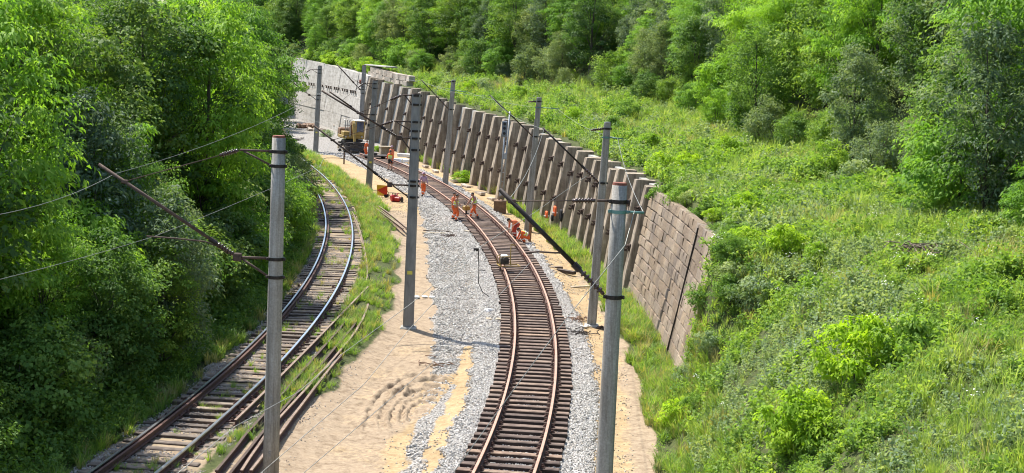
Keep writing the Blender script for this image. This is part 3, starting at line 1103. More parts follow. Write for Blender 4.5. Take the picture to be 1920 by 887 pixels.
ribbed = empty('retaining_wall', (0, 0, 0), 0, 'long leaning retaining wall of grey concrete ribs with rusty anchors beside the new track', 'retaining wall')
am = anchor_mesh()
rib_of = {}
for i, y in enumerate(RIB_Y):
    c, t, n = wframe(y)
    zt = float(ZTOP(y)) + random.uniform(-.12, .10)
    w = 0.9 if y > 95 else 0.78
    w *= random.uniform(0.95, 1.05)
    b = MB()
    vs, fs = [], []
    levels = [-0.5, 1.0, 2.4, 3.8, zt]
    for z in levels:
        d0 = max(0, z) * LEAN
        th = 1.25 - 0.06 * max(0, z)
        j = random.uniform(-.012, .012)
        k = 0.05
        for (a, e) in ((-w / 2 + k, 0), (w / 2 - k, 0), (w / 2, k), (w / 2, th), (-w / 2, th), (-w / 2, k)):
            vs.append(c + t * (a + j) + n * (d0 + e) + Vector((0, 0, z + (random.uniform(-.03, .03) if z == zt else 0))))
    for r in range(len(levels) - 1):
        for q in range(6):
            a, e = r * 6 + q, r * 6 + (q + 1) % 6
            fs.append((a, a + 6, e + 6, e))
    fs.append(tuple(range((len(levels) - 1) * 6, len(levels) * 6)))
    b.add(vs, fs)
    rib = b.build('rib', M['rib'], ribbed)
    rib_of[i] = (c, t, n, zt)
    rz = math.atan2(n.y, n.x) - PI / 2
    zs = (1.75, 4.0) if y > 90 else (1.9, 3.75)
    for z in zs:
        if random.random() < 0.06:
            continue
        a = link('anchor', am, rib)
        zz = z + random.uniform(-.12, .12)
        a.location = c + t * random.uniform(-.18, .1) + n * (zz * LEAN - 0.002) + Vector((0, 0, zz))
        a.rotation_euler = (-math.atan(LEAN), 0, rz)
    if i + 1 < len(RIB_Y):
        y2 = RIB_Y[i + 1]
        c2, t2, n2 = wframe(y2)
        b = MB()
        zt2 = min(zt, float(ZTOP(y2))) - 0.12
        vs = []
        for cc, nn in ((c, n), (c2, n2)):
            for z in (-.5, zt2):
                for e in (0.62, 0.95):
                    vs.append(cc + nn * (max(0, z) * LEAN + e) + Vector((0, 0, z)))
        b.add(vs, [(0, 4, 6, 2), (1, 3, 7, 5), (2, 6, 7, 3), (0, 1, 5, 4), (0, 2, 3, 1), (4, 5, 7, 6)])
        b.build('infill_panel', M['concrete'], ribbed)
# plinth blocks at the foot of the ribs
for i, (y, dd) in enumerate([(136, -.5), (131, -.6), (122.5, -.75), (118.0, -.7), (112.5, -.7), (108.5, -.6), (94.0, -.5), (91.5, -.45), (74.2, -.55), (72.2, -.45)]):
    c, t, n = wframe(y)
    b = MB()
    b.box((0, 0, 0.1), (1.1 + 0.9 * random.random(), 0.35, 0.22), None, 0.03)
    o = b.build('concrete_slab', M['masonry_pale'])
    o.location = c + n * dd + Vector((0, 0, -0.28))
    o.rotation_euler = (random.uniform(-.05, .05), random.uniform(-.08, .08), math.atan2(t.y, t.x) + random.uniform(-.2, .2))
    tag(o, 'pale broken concrete slab at the foot of the ribbed wall, %s from the excavator' % ORD[i], 'slab', 'slabs at the foot of the wall')

# masonry wall at the near end
def unit_stone(name, seed, mat):
    r = random.Random(seed)
    b = MB()
    b.box((0, 0, 0), (1, 1, 1), None, 0.06)
    b.v = [(x + r.uniform(-.025, .025), y + (r.uniform(-.05, .07) if y < 0 else 0), z + r.uniform(-.025, .025)) for x, y, z in b.v]
    return b.mesh(name, mat)


def stone_courses(root, y0, y1, z0, z1, ch, lmin, lmax, mat, d_extra, gap_at=None, zfun=None, depth=0.4):
    ms = [unit_stone('stone', 20 + k, mat) for k in range(6)]
    n_st = 0
    nr = int(round((z1 - z0) / ch))
    for r in range(nr):
        z = z0 + (r + 0.5) * ch
        y = y0 - random.random() * lmin
        while y < y1:
            L = random.uniform(lmin, lmax)
            ym = y + L / 2
            y += L
            if gap_at and any(abs(ym - g) < L / 2 + 0.02 and False for g in gap_at):
                continue
            if zfun and z > zfun(ym) - 0.1:
                continue
            if ym < y0 + (0.0 if z < 2.0 else (z - 2.0) * 0.5) + random.uniform(-.2, .2):
                continue
            c, t, n = wframe(ym)
            o = link('stone', ms[random.randrange(6)], root)
            o.scale = (L - 0.03, depth, ch - 0.03)
            o.location = c + n * (max(0, z) * LEAN + d_extra + random.uniform(-.02, .02)) + Vector((0, 0, z))
            o.rotation_euler = (-math.atan(LEAN), 0, math.atan2(t.y, t.x) + PI)
            n_st += 1
    return n_st


def wall_core(root, y0, y1, d0, d1, zlo, zfun, mat, name='core', lean=LEAN, step=2.0):
    b = MB()
    ys = np.append(np.arange(y0, y1, step), y1)
    vs = []
    for y in ys:
        c, t, n = wframe(y)
        zt = float(zfun(y))
        for z, d in ((zlo, d0), (zlo, d1), (zt, d1 + max(0, zt) * lean), (zt, d0 + max(0, zt) * lean)):
            vs.append(c + n * d + Vector((0, 0, z)) + (n * 0 if z == zt else n * max(0, z) * lean))
    fs = []
    for i in range(len(ys) - 1):
        for k in range(4):
            a, e = i * 4 + k, i * 4 + (k + 1) % 4
            fs.append((a, a + 4, e + 4, e))
    fs += [(0, 1, 2, 3), tuple(range(len(vs) - 4, len(vs)))]
    b.add(vs, fs)
    return b.build(name, mat, root)


masonry = empty('stone_wall', (0, 0, 0), 0, 'tan coursed stone retaining wall at the near end of the ribbed wall, overgrown on top', 'stone wall')
wall_core(masonry, 47.6, 66.6, 0.42, 1.1, -0.6, lambda y: ZTOP(y) - 0.5, M['mortar'])
stone_courses(masonry, 46.6, 66.5, -0.35, 4.9, 0.43, 0.62, 1.1, M['masonry'], 0.42)
# added dark strip standing in for the dark groove of an open joint
for y in (53.0,):
    c, t, n = wframe(y)
    b = MB()
    pts = [c + n * (max(0, z) * LEAN + 0.19) + Vector((0, 0, z)) + t * 0.02 * math.sin(z * 3) for z in np.arange(-.3, 4.8, 0.5)]
    b.tube(pts, [0.028 + 0.012 * random.random() for _ in pts], 6)
    b.build('dark_joint_strip', M['dark_steel'], masonry)

# board-marked concrete wall at the far end
far_wall = empty('concrete_wall', (0, 0, 0), 0, 'tall pale board-marked concrete wall behind the excavator, streaked and stained', 'concrete wall')
wall_core(far_wall, 176.2, 218.5, 0.35, 1.3, -0.6, lambda y: ZTOP(y), M['board_concrete'], lean=0.16)
cols_y = np.linspace(176.0, 218.8, 9)
for k in range(8):
    rows = [-0.5, 1.8, 4.35, None]
    for r in range(3):
        ya, yb = cols_y[k] + 0.02, cols_y[k + 1] - 0.02
        za = rows[r]
        pr = random.uniform(-.05, .05) + (0.10 if r < 2 else -0.02)
        b = MB()
        vs = []
        for y in (ya, yb):
            c, t, n = wframe(y)
            zb = rows[r + 1] - 0.03 if rows[r + 1] else float(ZTOP(y)) + 0.05
            for z in (za, zb):
                for d in (0.25 - pr, 0.6):
                    vs.append(c + n * (d + max(0, z) * 0.16) + Vector((0, 0, z)))
        b.add(vs, [(0, 4, 6, 2), (1, 3, 7, 5), (2, 6, 7, 3), (0, 1, 5, 4), (0, 2, 3, 1), (4, 5, 7, 6)])
        b.build('wall_panel', M['board_concrete'], far_wall)
bm_ = MB()
bm_.box((0, -0.1, 0.1), (0.36, 0.2, 0.08))
bm_.box((0, -0.07, -0.08), (0.10, 0.14, 0.3))
dm = bm_.mesh('drain_bracket', M['rust'])
for k in range(7):
    for q in range(3):
        y = 181.0 + k * 4.95 + q * 1.35
        c, t, n = wframe(y)
        o = link('drain_bracket', dm, far_wall)
        o.location = c + n * (4.9 * 0.16 + 0.2) + Vector((0, 0, 4.95))
        o.rotation_euler = (0, 0, math.atan2(t.y, t.x) + PI)
b = MB()
c, t, n = wframe(178.5)
b.tube([c + n * (6.3 * 0.16 + 0.35) + Vector((0, 0, 6.3)), c + n * (6.3 * 0.16 - 0.1) + Vector((0, 0, 6.25))], 0.28, 10)
b.build('outfall_pipe', M['rust_red'], far_wall)

# block parapet set back above the far ribs
parapet = empty('block_parapet', (0, 0, 0), 0, 'low parapet of pale stone blocks set back above the far end of the ribbed wall', 'parapet')
ms = [unit_stone('block', 70 + k, M['masonry_pale']) for k in range(4)]
for r in range(3):
    y = 158.0 + (r % 2) * 0.8
    while y < 178:
        L = random.uniform(1.3, 2.0)
        c, t, n = wframe(y + L / 2)
        o = link('block', ms[random.randrange(4)], parapet)
        o.scale = (L - 0.05, 0.7, 0.62)
        o.location = c + n * (2.6 + random.uniform(-.05, .05)) + Vector((0, 0, float(ZTOP(y)) - 0.45 + r * 0.62))
        o.rotation_euler = (0, 0, math.atan2(t.y, t.x) + PI)
        y += L
b = MB()
c, t, n = wframe(170)
c2, t2, n2 = wframe(182)
for a, d in (((c + n * 2.5), (c2 + n2 * 2.5)),):
    mid = (a + d) / 2
    b.box(mid + Vector((0, 0, float(ZTOP(175)) + 1.35)) + n * 0.4, ((d - a).length, 1.4, 0.14), Matrix.Rotation(math.atan2((d - a).y, (d - a).x), 3, 'Z'), 0.03)
b.build('coping_slab', M['concrete'], parapet)

# ------------------------------------------------------------------ catenary poles
def insulator(root, a, b, parent_name='insulator', r=0.075, n_shed=7, white=False):
    a, b = Vector(a), Vector(b)
    L = (b - a).length
    prof = [(0, 0.03), (0.06 * L, 0.045)]
    for k in range(n_shed):
        p = L * (0.12 + 0.76 * k / n_shed)
        w = L * 0.76 / n_shed
        prof += [(p, 0.032), (p + w * 0.25, r), (p + w * 0.5, r * 0.95), (p + w * 0.62, 0.035)]
    prof += [(0.94 * L, 0.045), (L, 0.03)]
    m = MB()
    m.lathe(prof, a, b - a, 10)
    return m.build(parent_name, M['glaze'] if not white else M['glaze_white'], root, True)


def bar(root, name, pts, r, mat, n=8):
    m = MB()
    m.tube(pts, r, n)
    return m.build(name, mat, root, True)


def pole_shaft(root, base, top, r0, r1, style, mat, capmat):
    m = MB()
    n = 5
    if style == 'round':
        pts = [base.lerp(top, i / n) for i in range(n + 1)]
        m.tube(pts, [r0 + (r1 - r0) * i / n for i in range(n + 1)], 20)
        sh = m.build('shaft', mat, root, True)
    else:
        vs, fs = [], []
        for i in range(n + 1):
            p = base.lerp(top, i / n)
            a = r0 + (r1 - r0) * i / n
            b_ = a * 0.82
            k = 0.04
            for x, y in ((-a + k, -b_), (a - k, -b_), (a, -b_ + k), (a, b_ - k), (a - k, b_), (-a + k, b_), (-a, b_ - k), (-a, -b_ + k)):
                vs.append(p + Vector((x, y, 0)))
        for i in range(n):
            for q in range(8):
                a, e = i * 8 + q, i * 8 + (q + 1) % 8
                fs.append((a, e, e + 8, a + 8))
        fs += [tuple(reversed(range(8))), tuple(range(n * 8, n * 8 + 8))]
        m.add(vs, fs)
        sh = m.build('shaft', mat, root)
    c = MB()
    c.tube([top, top + Vector((0, 0, 0.05))], [r1 * 0.98, r1 * 0.9], 16)
    c.build('top_cap', capmat, root)
    return sh


def band(root, base, top, z, r0, r1, mat, hh=0.04):
    f = (z - base.z) / (top.z - base.z)
    c = base.lerp(top, f)
    r = r0 + (r1 - r0) * f
    m = MB()
    m.tube([c + Vector((0, 0, -hh)), c + Vector((0, 0, hh))], r * 1.02 + 0.012, 14)
    for sx in (-1, 1):
        m.box(c + Vector((sx * (r + 0.025), -0.04, 0)), (0.06, 0.07, hh * 1.8), None, 0.008)
        m.tube([c + Vector((sx * (r + 0.03), -0.12, 0)), c + Vector((sx * (r + 0.03), 0.05, 0))], 0.012, 6)
    m.build('band', mat, root)


def cantilever(root, base, top, r0, r1, LB, TIP, UB=None, TU=None, reg=None, ins=0.6, rt=0.036, mat=None, bare=False):
    """LB lower bracket end, TIP end of the slanting tube, UB upper bracket end, TU where the tie rod meets the tube"""
    mat = mat or M['rust']
    on = lambda z: base.lerp(top, (z - base.z) / (top.z - base.z))
    rr = lambda z: r0 + (r1 - r0) * (z - base.z) / (top.z - base.z)
    LB, TIP = Vector(LB), Vector(TIP)
    side = 1 if TIP.x > base.x else -1
    band(root, base, top, LB.z, r0, r1, M['dark_steel'])
    q = on(LB.z) + Vector((side * rr(LB.z), 0, 0))
    if not bare:
        bar(root, 'bracket_arm', [q, LB], 0.035, mat, 6)
        q2 = on(LB.z - 0.45) + Vector((side * rr(LB.z - .45), 0, 0))
        band(root, base, top, LB.z - 0.45, r0, r1, M['dark_steel'])
        bar(root, 'bracket_strut', [q2, LB + Vector((side * -0.12, 0, -0.04))], 0.03, mat, 6)
        m = MB()
        m.box(LB, (0.2, 0.12, 0.2), None, 0.02)
        m.build('bracket_plate', mat, root)
        s0 = LB
    else:
        s0 = q
    d = (TIP - s0).normalized()
    insulator(root, s0 + d * 0.06, s0 + d * (0.06 + ins), n_shed=6)
    bar(root, 'cantilever_tube', [s0 + d * (0.06 + ins), TIP], rt, M['dark_steel'] if bare else mat, 8)
    m = MB()
    m.tube([s0 + d * (ins + 0.02), s0 + d * (ins + 0.2)], rt * 1.5, 8)
    m.build('tube_clamp', M['dark_steel'], root)
    if UB is not None:
        UB, TU = Vector(UB), Vector(TU)
        band(root, base, top, UB.z, r0, r1, M['dark_steel'])
        qa = on(UB.z) + Vector((side * rr(UB.z), 0, 0))
        bar(root, 'bracket_arm', [qa, UB], 0.03, mat, 6)
        if not bare and UB.z - 0.35 > LB.z:
            bar(root, 'bracket_strut', [on(UB.z - 0.35) + Vector((side * rr(UB.z), 0, 0)), UB + Vector((-side * .1, 0, -.03))], 0.026, mat, 6)
            band(root, base, top, UB.z - 0.35, r0, r1, M['dark_steel'])
        e = (TU - UB).normalized()
        insulator(root, UB + e * 0.04, UB + e * 0.52, r=0.065, n_shed=6)
        bar(root, 'tie_rod', [UB + e * 0.5, TU], 0.013, mat, 6)
        m = MB()
        m.box(TU, (0.16, 0.08, 0.09), None, 0.015)
        m.build('tie_clamp', mat, root)
    if reg is not None:
        pts = [Vector(p) for p in reg]
        bar(root, 'registration_arm', pts, 0.02, mat, 6)


def local(base, *pts):
    return [None if p is None else Vector(p) - base for p in pts]


def make_pole(base_px, top_px, Y, label, style='square', r0=0.2, r1=0.15, mat='pole_grey', cap='rust_red', cants=(), side_arms=(), zb=None, deep=0.0, bands=(), tags=()):
    B = at(*base_px, Y)
    g = float(GH(B.x, B.y))
    T_ = at(*top_px, Y)
    # carry the axis down to the ground
    f = (g - 0.15 - T_.z) / (B.z - T_.z)
    B = T_.lerp(B, f)
    root = empty('catenary_pole', B, 0, label, 'pole', 'catenary poles along the tracks')
    b, t = Vector((0, 0, 0)), T_ - B
    pole_shaft(root, b, t, r0, r1, style, M[mat], M[cap])
    for c in cants:
        kw = dict(c)
        P = {k: (local(B, at(*v, Y))[0] if v is not None else None) for k, v in kw.items() if k in ('LB', 'TIP', 'UB', 'TU')}
        if 'reg' in kw:
            P['reg'] = [at(*p, Y) - B for p in kw['reg']]
        if 'TU' in P and P['TU'] is not None:      # the tie rod ends on the tube
            A_, E_ = P['LB'], P['TIP']
            s = max(0.25, min(0.97, (P['TU'] - A_).dot(E_ - A_) / (E_ - A_).length_squared))
            P['TU'] = A_.lerp(E_, s)
        cantilever(root, b, t, r0, r1, P['LB'], P['TIP'], P.get('UB'), P.get('TU'), P.get('reg'), ins=kw.get('ins', 0.6), rt=kw.get('rt', 0.036), bare=kw.get('bare', False))
    for (p0, p1, kind) in side_arms:
        a, e = at(*p0, Y) - B, at(*p1, Y) - B
        if kind == 'steel':
            bar(root, 'side_arm', [a, e], 0.028, M['galv'] if mat != 'pole_grey' else M['teal'], 6)
            band(root, b, t, a.z, r0, r1, M['teal'], 0.035)
        elif kind == 'ins':
            band(root, b, t, a.z, r0, r1, M['dark_steel'])
            insulator(root, a, e, n_shed=7)
    ft = MB()
    ft.box((0, 0, 0.12), (0.62, 0.62, 0.24), None, 0.05)
    ft.build('footing', M['concrete'], root)
    for z in bands:
        band(root, b, t, z, r0, r1, M['dark_steel'])
    for (px, py, kind) in tags:
        p = at(px, py, Y) - B
        m = MB()
        if kind == 'plate':
            m.box(p + Vector((0, -r0 * 0.86 - 0.01, 0)), (0.2, 0.02, 0.14))
            m.build('number_plate', M['tag_yellow'], root)
    return root, B, T_


L1, L1b, L1t = make_pole((508, 870), (523, 258), 35.7, 'tall grey concrete catenary pole left of the sand, its arm over the weedy track', 'round', 0.205, 0.165,
    cants=[dict(LB=(445, 482), TIP=(185, 308), UB=(450, 281), TU=(235, 338), rt=0.042, reg=[(428, 476), (408, 462), (385, 453), (330, 447), (275, 443)])])
pR1, R1b, R1t = make_pole((1133, 887), (1162, 347), 29.85, 'round grey concrete catenary pole nearest the camera, just right of the new track', 'round', 0.19, 0.155,
    cants=[dict(LB=(1142, 556), TIP=(937, 355), UB=(1120, 376), TU=(958, 379), bare=True, ins=0.75, rt=0.048, reg=[(1058, 474), (1040, 474), (1010, 472), (985, 474)])],
    side_arms=[((1168, 397), (1208, 399), 'steel')])
A_, Ab, At = make_pole((766, 600), (781, 177), 57.1, 'dark square catenary pole with a yellow number plate and stacked arms, between the tracks', 'square', 0.21, 0.165, 'pole_dark', 'rust',
    cants=[dict(LB=(748, 258), TIP=(603, 170), UB=(755, 178), TU=(672, 213)),
           dict(LB=(731, 346), TIP=(588, 235), UB=(739, 227), TU=(625, 261))], tags=[(769, 510, 'plate')], bands=(6.0,))
B_, Bb, Bt = make_pole((692, 345), (704, 151), 112.9, 'dark square catenary pole behind the red and yellow board, edge of the grass strip', 'square', 0.24, 0.2, 'pole_dark', 'rust',
    cants=[dict(LB=(678, 214), TIP=(618, 172), UB=(682, 156), TU=(640, 190), ins=0.9, rt=0.06)], tags=[(695, 304, 'plate')])
C_, Cb, Ct = make_pole((592, 279), (600, 124), 149.0, 'dark square catenary pole in front of the pale concrete wall, in weeds', 'square', 0.25, 0.2, 'pole_dark', 'rust',
    cants=[dict(LB=(580, 178), TIP=(527, 138), UB=(583, 130), TU=(548, 154), ins=0.9, rt=0.06)], tags=[(594, 248, 'plate')])
D_, Db, Dt = make_pole((676, 262), (683, 123), 167.0, 'farthest catenary pole, standing against the joint of ribbed and concrete walls', 'square', 0.27, 0.22, 'pole_dark', 'rust',
    cants=[dict(LB=(674, 167), TIP=(632, 121), UB=(677, 157), TU=(650, 141), ins=0.9, rt=0.065)])
R2_, R2b, R2t = make_pole((1110, 598), (1139, 231), 59.3, 'leaning grey concrete catenary pole just behind the nearest right-hand one, rusty foot', 'square', 0.19, 0.135, 'pole_grey', 'concrete',
    cants=[dict(LB=(1128, 343), TIP=(1018, 240), bare=True, ins=0.8)], side_arms=[((1141, 258), (1168, 260), 'steel'), ((1136, 241), (1108, 244), 'ins')])
R3_, R3b, R3t = make_pole((990, 418), (1011, 184), 90.6, 'weathered grey catenary pole by the two crouching workers at the wall foot', 'square', 0.21, 0.16, 'pole_grey', 'concrete',
    cants=[dict(LB=(1003, 256), TIP=(918, 178), bare=True, ins=0.8)], side_arms=[((1014, 202), (1048, 204), 'steel'), ((1009, 190), (990, 191), 'ins')])
R4_, R4b, R4t = make_pole((835, 345), (850, 151), 117.0, 'weathered grey catenary pole between the track and ribbed wall, bushy plant at its foot', 'square', 0.23, 0.17, 'pole_grey', 'concrete',
    cants=[dict(LB=(845, 205), TIP=(790, 150), bare=True, ins=0.9)], side_arms=[((852, 170), (880, 173), 'steel'), ((849, 153), (835, 154), 'ins')])

def stencil(root, B, Y, px, py, txt, size, mat='ink'):
    cu = bpy.data.curves.new('number_mark', 'FONT')
    cu.body = txt
    cu.size = size
    cu.align_x = 'CENTER'
    cu.extrude = 0.002
    cu.materials.append(M[mat])
    tmp_ = bpy.data.objects.new('number_mark_curve', cu)
    COL.objects.link(tmp_)
    me = bpy.data.meshes.new_from_object(tmp_.evaluated_get(bpy.context.evaluated_depsgraph_get()))
    bpy.data.objects.remove(tmp_)
    o = link('number_mark', me, root)
    o.location = at(px, py, Y) - B + Vector((0, -0.205, 0))
    o.rotation_euler = (PI / 2, 0, 0)


stencil(L1, L1b, 35.7, 511, 752, '0', 0.22, 'pole_dark')
stencil(L1, L1b, 35.7, 508, 852, '5', 0.2, 'pole_dark')

# ------------------------------------------------------------------ overhead wires
def wire(name, pts, label, r=0.007, sag=0.0, mat='wire', cat='wire'):
    out = []
    for i in range(len(pts) - 1):
        a, b = Vector(pts[i]), Vector(pts[i + 1])
        n = 12
        for k in range(n + (1 if i == len(pts) - 2 else 0)):
            f = k / n
            out.append(a.lerp(b, f) - Vector((0, 0, 4 * sag * f * (1 - f))))
    c0 = out[0]
    m = MB()
    m.tube([p - c0 for p in out], r, 5)
    o = m.build(name, M[mat], None, True)
    o.location = c0
    return tag(o, label, cat, 'overhead wires')


wire('messenger_wire', [at(-150, 420, 24), at(215, 326, 37.2), at(605, 172, 57.1), at(640, 188, 112.9), at(545, 150, 149)], 'thin wire over the old track passing the tip of the big left arm', 0.0065, 0.25)
wire('contact_wire', [at(-150, 560, 24), at(290, 443, 37.2), at(600, 312, 57.1), at(630, 240, 112.9), at(560, 215, 149)], 'lower thin wire over the old track held by the registration arm', 0.0065, 0.05)
wire('messenger_wire', [at(955, 373, 29.85), at(1020, 242, 59.3), at(920, 180, 90.6), at(792, 152, 117), at(634, 123, 167)], 'thin wire over the new track hung between tube tips of the wall-side poles', 0.0065, 0.3)
wire('feeder_wire', [at(1207, 399, 29.85), at(1158, 259, 59.3), at(1046, 204, 90.6), at(878, 173, 117), at(700, 128, 180)], 'thin wire along the wall on the back arms of the wall-side poles', 0.007, 0.25)
wire('stay_wire', [at(1190, 395, 29.85), at(1172, 460, 29.0), at(1060, 600, 28.2), at(960, 735, 27.6), at(840, 900, 27.0)], 'slack wire slanting down across the new track from the nearest round pole', 0.009, 0.0)
HK = at(893, 468, 40)
wire('loose_wire', [HK, at(770, 570, 37), at(640, 665, 34), at(560, 735, 32), at(440, 800, 29), at(330, 890, 27)], 'upper loose wire slanting over the sand from the hanging hook', 0.0075, 0.0)
wire('loose_wire', [HK, at(825, 555, 37.5), at(765, 620, 35.5), at(683, 720, 33.0), at(590, 800, 31), at(480, 895, 29)], 'middle loose wire slanting over the sand from the hanging hook', 0.0075, 0.0)
wire('loose_wire', [at(1000, 486, 46), at(930, 560, 42), at(800, 690, 37), at(683, 790, 33), at(560, 895, 30)], 'lower loose wire slanting across the new ballast and sand', 0.0075, 0.0)
wire('loose_wire', [at(893, 468, 40), at(935, 440, 43), at(1000, 400, 50), at(1100, 330, 59.3)], 'thin wire rising from the hanging hook towards the leaning pole', 0.008, 0.0)
hk = MB()
q = at(897, 470, 40)
hk.tube([q, at(898, 500, 40), at(896, 506, 40), at(910, 507, 40)], 0.014, 6)
hk.tube([at(898, 506, 40), at(897, 530, 40), at(905, 548, 40), at(917, 556, 40)], 0.012, 6)
hk.box(HK, (0.14, 0.06, 0.08), None, 0.01)
hk.v = [tuple(Vector(p) - q) for p in hk.v]
o = hk.build('wire_hook', M['dark_steel'], None)
o.location = q
tag(o, 'dark metal hook and dropper hanging from loose wires over the ballast', 'hook')

# ------------------------------------------------------------------ trees, shrubs, grass
def unit(v):
    return v / (np.linalg.norm(v, axis=-1, keepdims=True) + 1e-9)


def make_crown(name, seed, mat, Ht, rad, z0, n_cl, per, L, W, cl_r, droop=0.1, flat_=0.6, top=0.55, up=0.75, gap=0.0):
    """returns crown mesh and the clump centres; crown spans z0..Ht with radius rad"""
    r = np.random.default_rng(seed)
    i = np.arange(n_cl) + 0.5
    ph = np.arccos(1 - 2 * i / n_cl)
    th = PI * (1 + 5 ** 0.5) * i + r.normal(0, 0.35, n_cl)
    d = np.stack([np.sin(ph) * np.cos(th), np.sin(ph) * np.sin(th), np.cos(ph)], 1)
    rr = 0.45 + 0.5 * r.random(n_cl) ** 0.6
    hz = (Ht - z0) / 2
    C = d * rr[:, None] * np.array([rad, rad, hz]) + np.array([0, 0, z0 + hz])
    # narrower towards the top, uneven outline
    k = np.clip((C[:, 2] - z0) / (Ht - z0), 0, 1)
    wd = np.where(k > top, 1 - 0.5 * (k - top) / (1 - top), 0.75 + 0.25 * k / top)
    C[:, :2] *= wd[:, None]
    C += r.normal(0, 0.08 * rad, C.shape)
    cr = cl_r * r.uniform(0.65, 1.35, n_cl)
    cid = np.repeat(np.arange(n_cl), per)
    n = len(cid)
    v = unit(r.normal(size=(n, 3)))
    v[:, 2] = np.where(v[:, 2] < -0.3, -v[:, 2] * 0.5, v[:, 2])
    q = r.random(n) ** 0.45
    # sub-twigs: quantise directions so that leaves gather into sprays
    tw = unit(r.normal(size=(n_cl * 9, 3)))
    pick = cid * 9 + r.integers(0, 9, n)
    v = unit(v * 0.55 + tw[pick] * 0.8)
    P = C[cid] + v * (q * cr[cid])[:, None] * np.array([1, 1, flat_])
    nn = unit(v * 0.55 + np.array([0, 0, up]) + r.normal(0, 0.42, (n, 3)))
    ax = v * np.array([1, 1, 0.3]) + r.normal(0, 0.45, (n, 3))
    cs = r.uniform(0.72, 1.38, n_cl)[cid]
    V = leaf_quads(P, nn, L * cs * r.uniform(0.55, 1.35, n), W * cs * r.uniform(0.65, 1.25, n), r, droop, ax)
    var = 0.45 + r.normal(0, 0.17, n) + r.normal(0, 0.21, n_cl)[cid] + r.normal(0, 0.10, n_cl * 9)[pick]
    return quads_mesh(name, V, var, mat), C, cr


def make_trunk(name, seed, Ht, z0, C, r0, n_limb=12, stems=1):
    r = random.Random(seed)
    m = MB()
    for s in range(stems):
        a = r.uniform(0, 6.28)
        off = Vector((math.cos(a), math.sin(a), 0)) * (0.0 if stems == 1 else 0.35)
        lean = Vector((r.uniform(-.06, .06), r.uniform(-.06, .06), 0)) + off * 0.35
        pts, rad = [], []
        for k in range(7):
            f = k / 6
            pts.append(off + Vector((lean.x * Ht * f + r.uniform(-.06, .06) * f * 2, lean.y * Ht * f + r.uniform(-.06, .06) * f * 2, -0.3 + (Ht * 0.86) * f)))
            rad.append(r0 * (1.15 - 0.95 * f))
        m.tube(pts, rad, 8)
        idx = list(range(len(C)))
        r.shuffle(idx)
        for q in idx[s * n_limb:(s + 1) * n_limb]:
            c = Vector(C[q])
            f = max(0.15, min(0.85, (c.z - 0.25 * Ht) / Ht))
            k = f * 6
            i0 = int(k)
            a = pts[i0].lerp(pts[min(i0 + 1, 6)], k - i0)
            mid = a.lerp(c, 0.5) + Vector((0, 0, 0.08 * (c - a).length))
            rl = r0 * (1.1 - f) * 0.42
            m.tube([a, mid, c], [rl, rl * 0.65, rl * 0.2], 5)
    return m.mesh(name, M['bark'], True)


SPEC = {}


def variant(kind, seed, mat, Ht, rad, z0, n_cl, per, L, W, cl_r, r0=0.14, stems=1, n_limb=12, **kw):
    cm, C, cr = make_crown(kind + '_crown', seed, M[mat], Ht, rad, z0, n_cl, per, L, W, cl_r, **kw)
    tm = make_trunk(kind + '_trunk', seed + 1, Ht, z0, C, r0, n_limb, stems)
    SPEC.setdefault(kind, []).append((cm, tm, Ht))


for k in range(4):
    variant('locust', 300 + k, 'leaf_locust', 9.6 + k * .6, 2.7 + .25 * (k % 3), 1.0, 90, 215, 0.185, 0.072, 1.0, 0.13, 1, 18, droop=0.35, flat_=0.55, up=0.9)
for k in range(5):
    variant('broad', 320 + k, 'leaf_green', 8.6 + k * .5, 2.9 + .2 * (k % 2), 0.5, 84, 165, 0.17, 0.12, 1.05, 0.14, 1, 18, droop=0.15, flat_=0.7)
for k in range(4):
    variant('dark', 330 + k, 'leaf_dark', 9.0 + k * .6, 2.9 + .2 * (k % 2), 0.5, 62, 190, 0.17, 0.11, 0.98, 0.14, 1, 18, droop=0.15, flat_=0.65)
for k in range(2):
    variant('shrub_dark', 370 + k, 'leaf_dark', 3.6, 1.9, 0.0, 44, 175, 0.13, 0.09, 0.66, 0.05, 3, 7, droop=0.15, flat_=0.7, up=0.6)
for k in range(3):
    variant('grey', 340 + k, 'leaf_grey', 8.6 + k * .7, 2.3 + .2 * k, 0.5, 76, 165, 0.19, 0.08, 0.92, 0.11, 1, 16, droop=0.2, flat_=0.85, up=0.45)
for k in range(3):
    variant('shrub', 360 + k, 'leaf_green', 3.4 + k * .4, 1.9, 0.0, 52, 165, 0.13, 0.09, 0.72, 0.05, 3, 7, droop=0.15, flat_=0.75, up=0.6)
for k in range(2):
    variant('shrub_locust', 380 + k, 'leaf_locust', 3.8, 1.9, 0.0, 50, 190, 0.165, 0.065, 0.75, 0.05, 3, 7, droop=0.3, flat_=0.6, up=0.9)
for k in range(2):
    variant('shrub_grey', 390 + k, 'leaf_grey', 3.4, 1.7, 0.0, 50, 165, 0.13, 0.065, 0.68, 0.05, 3, 7, droop=0.15, flat_=0.85, up=0.45)
for k in range(3):
    variant('bush', 400 + k, 'leaf_bush', 1.15, 1.05, -0.15, 36, 100, 0.10, 0.065, 0.40, 0.018, 3, 6, droop=0.1, flat_=0.7, up=0.6)
for k in range(3):
    variant('bush_yellow', 410 + k, 'leaf_yellow', 1.25, 1.0, -0.1, 36, 100, 0.13, 0.055, 0.40, 0.018, 3, 6, droop=0.25, flat_=0.6, up=0.85)
for k in range(2):
    variant('bush_grey', 420 + k, 'weed_mint', 1.1, 1.15, -0.15, 36, 100, 0.10, 0.055, 0.40, 0.018, 3, 6, droop=0.1, flat_=0.75, up=0.5)

TREES = []
CAND = []


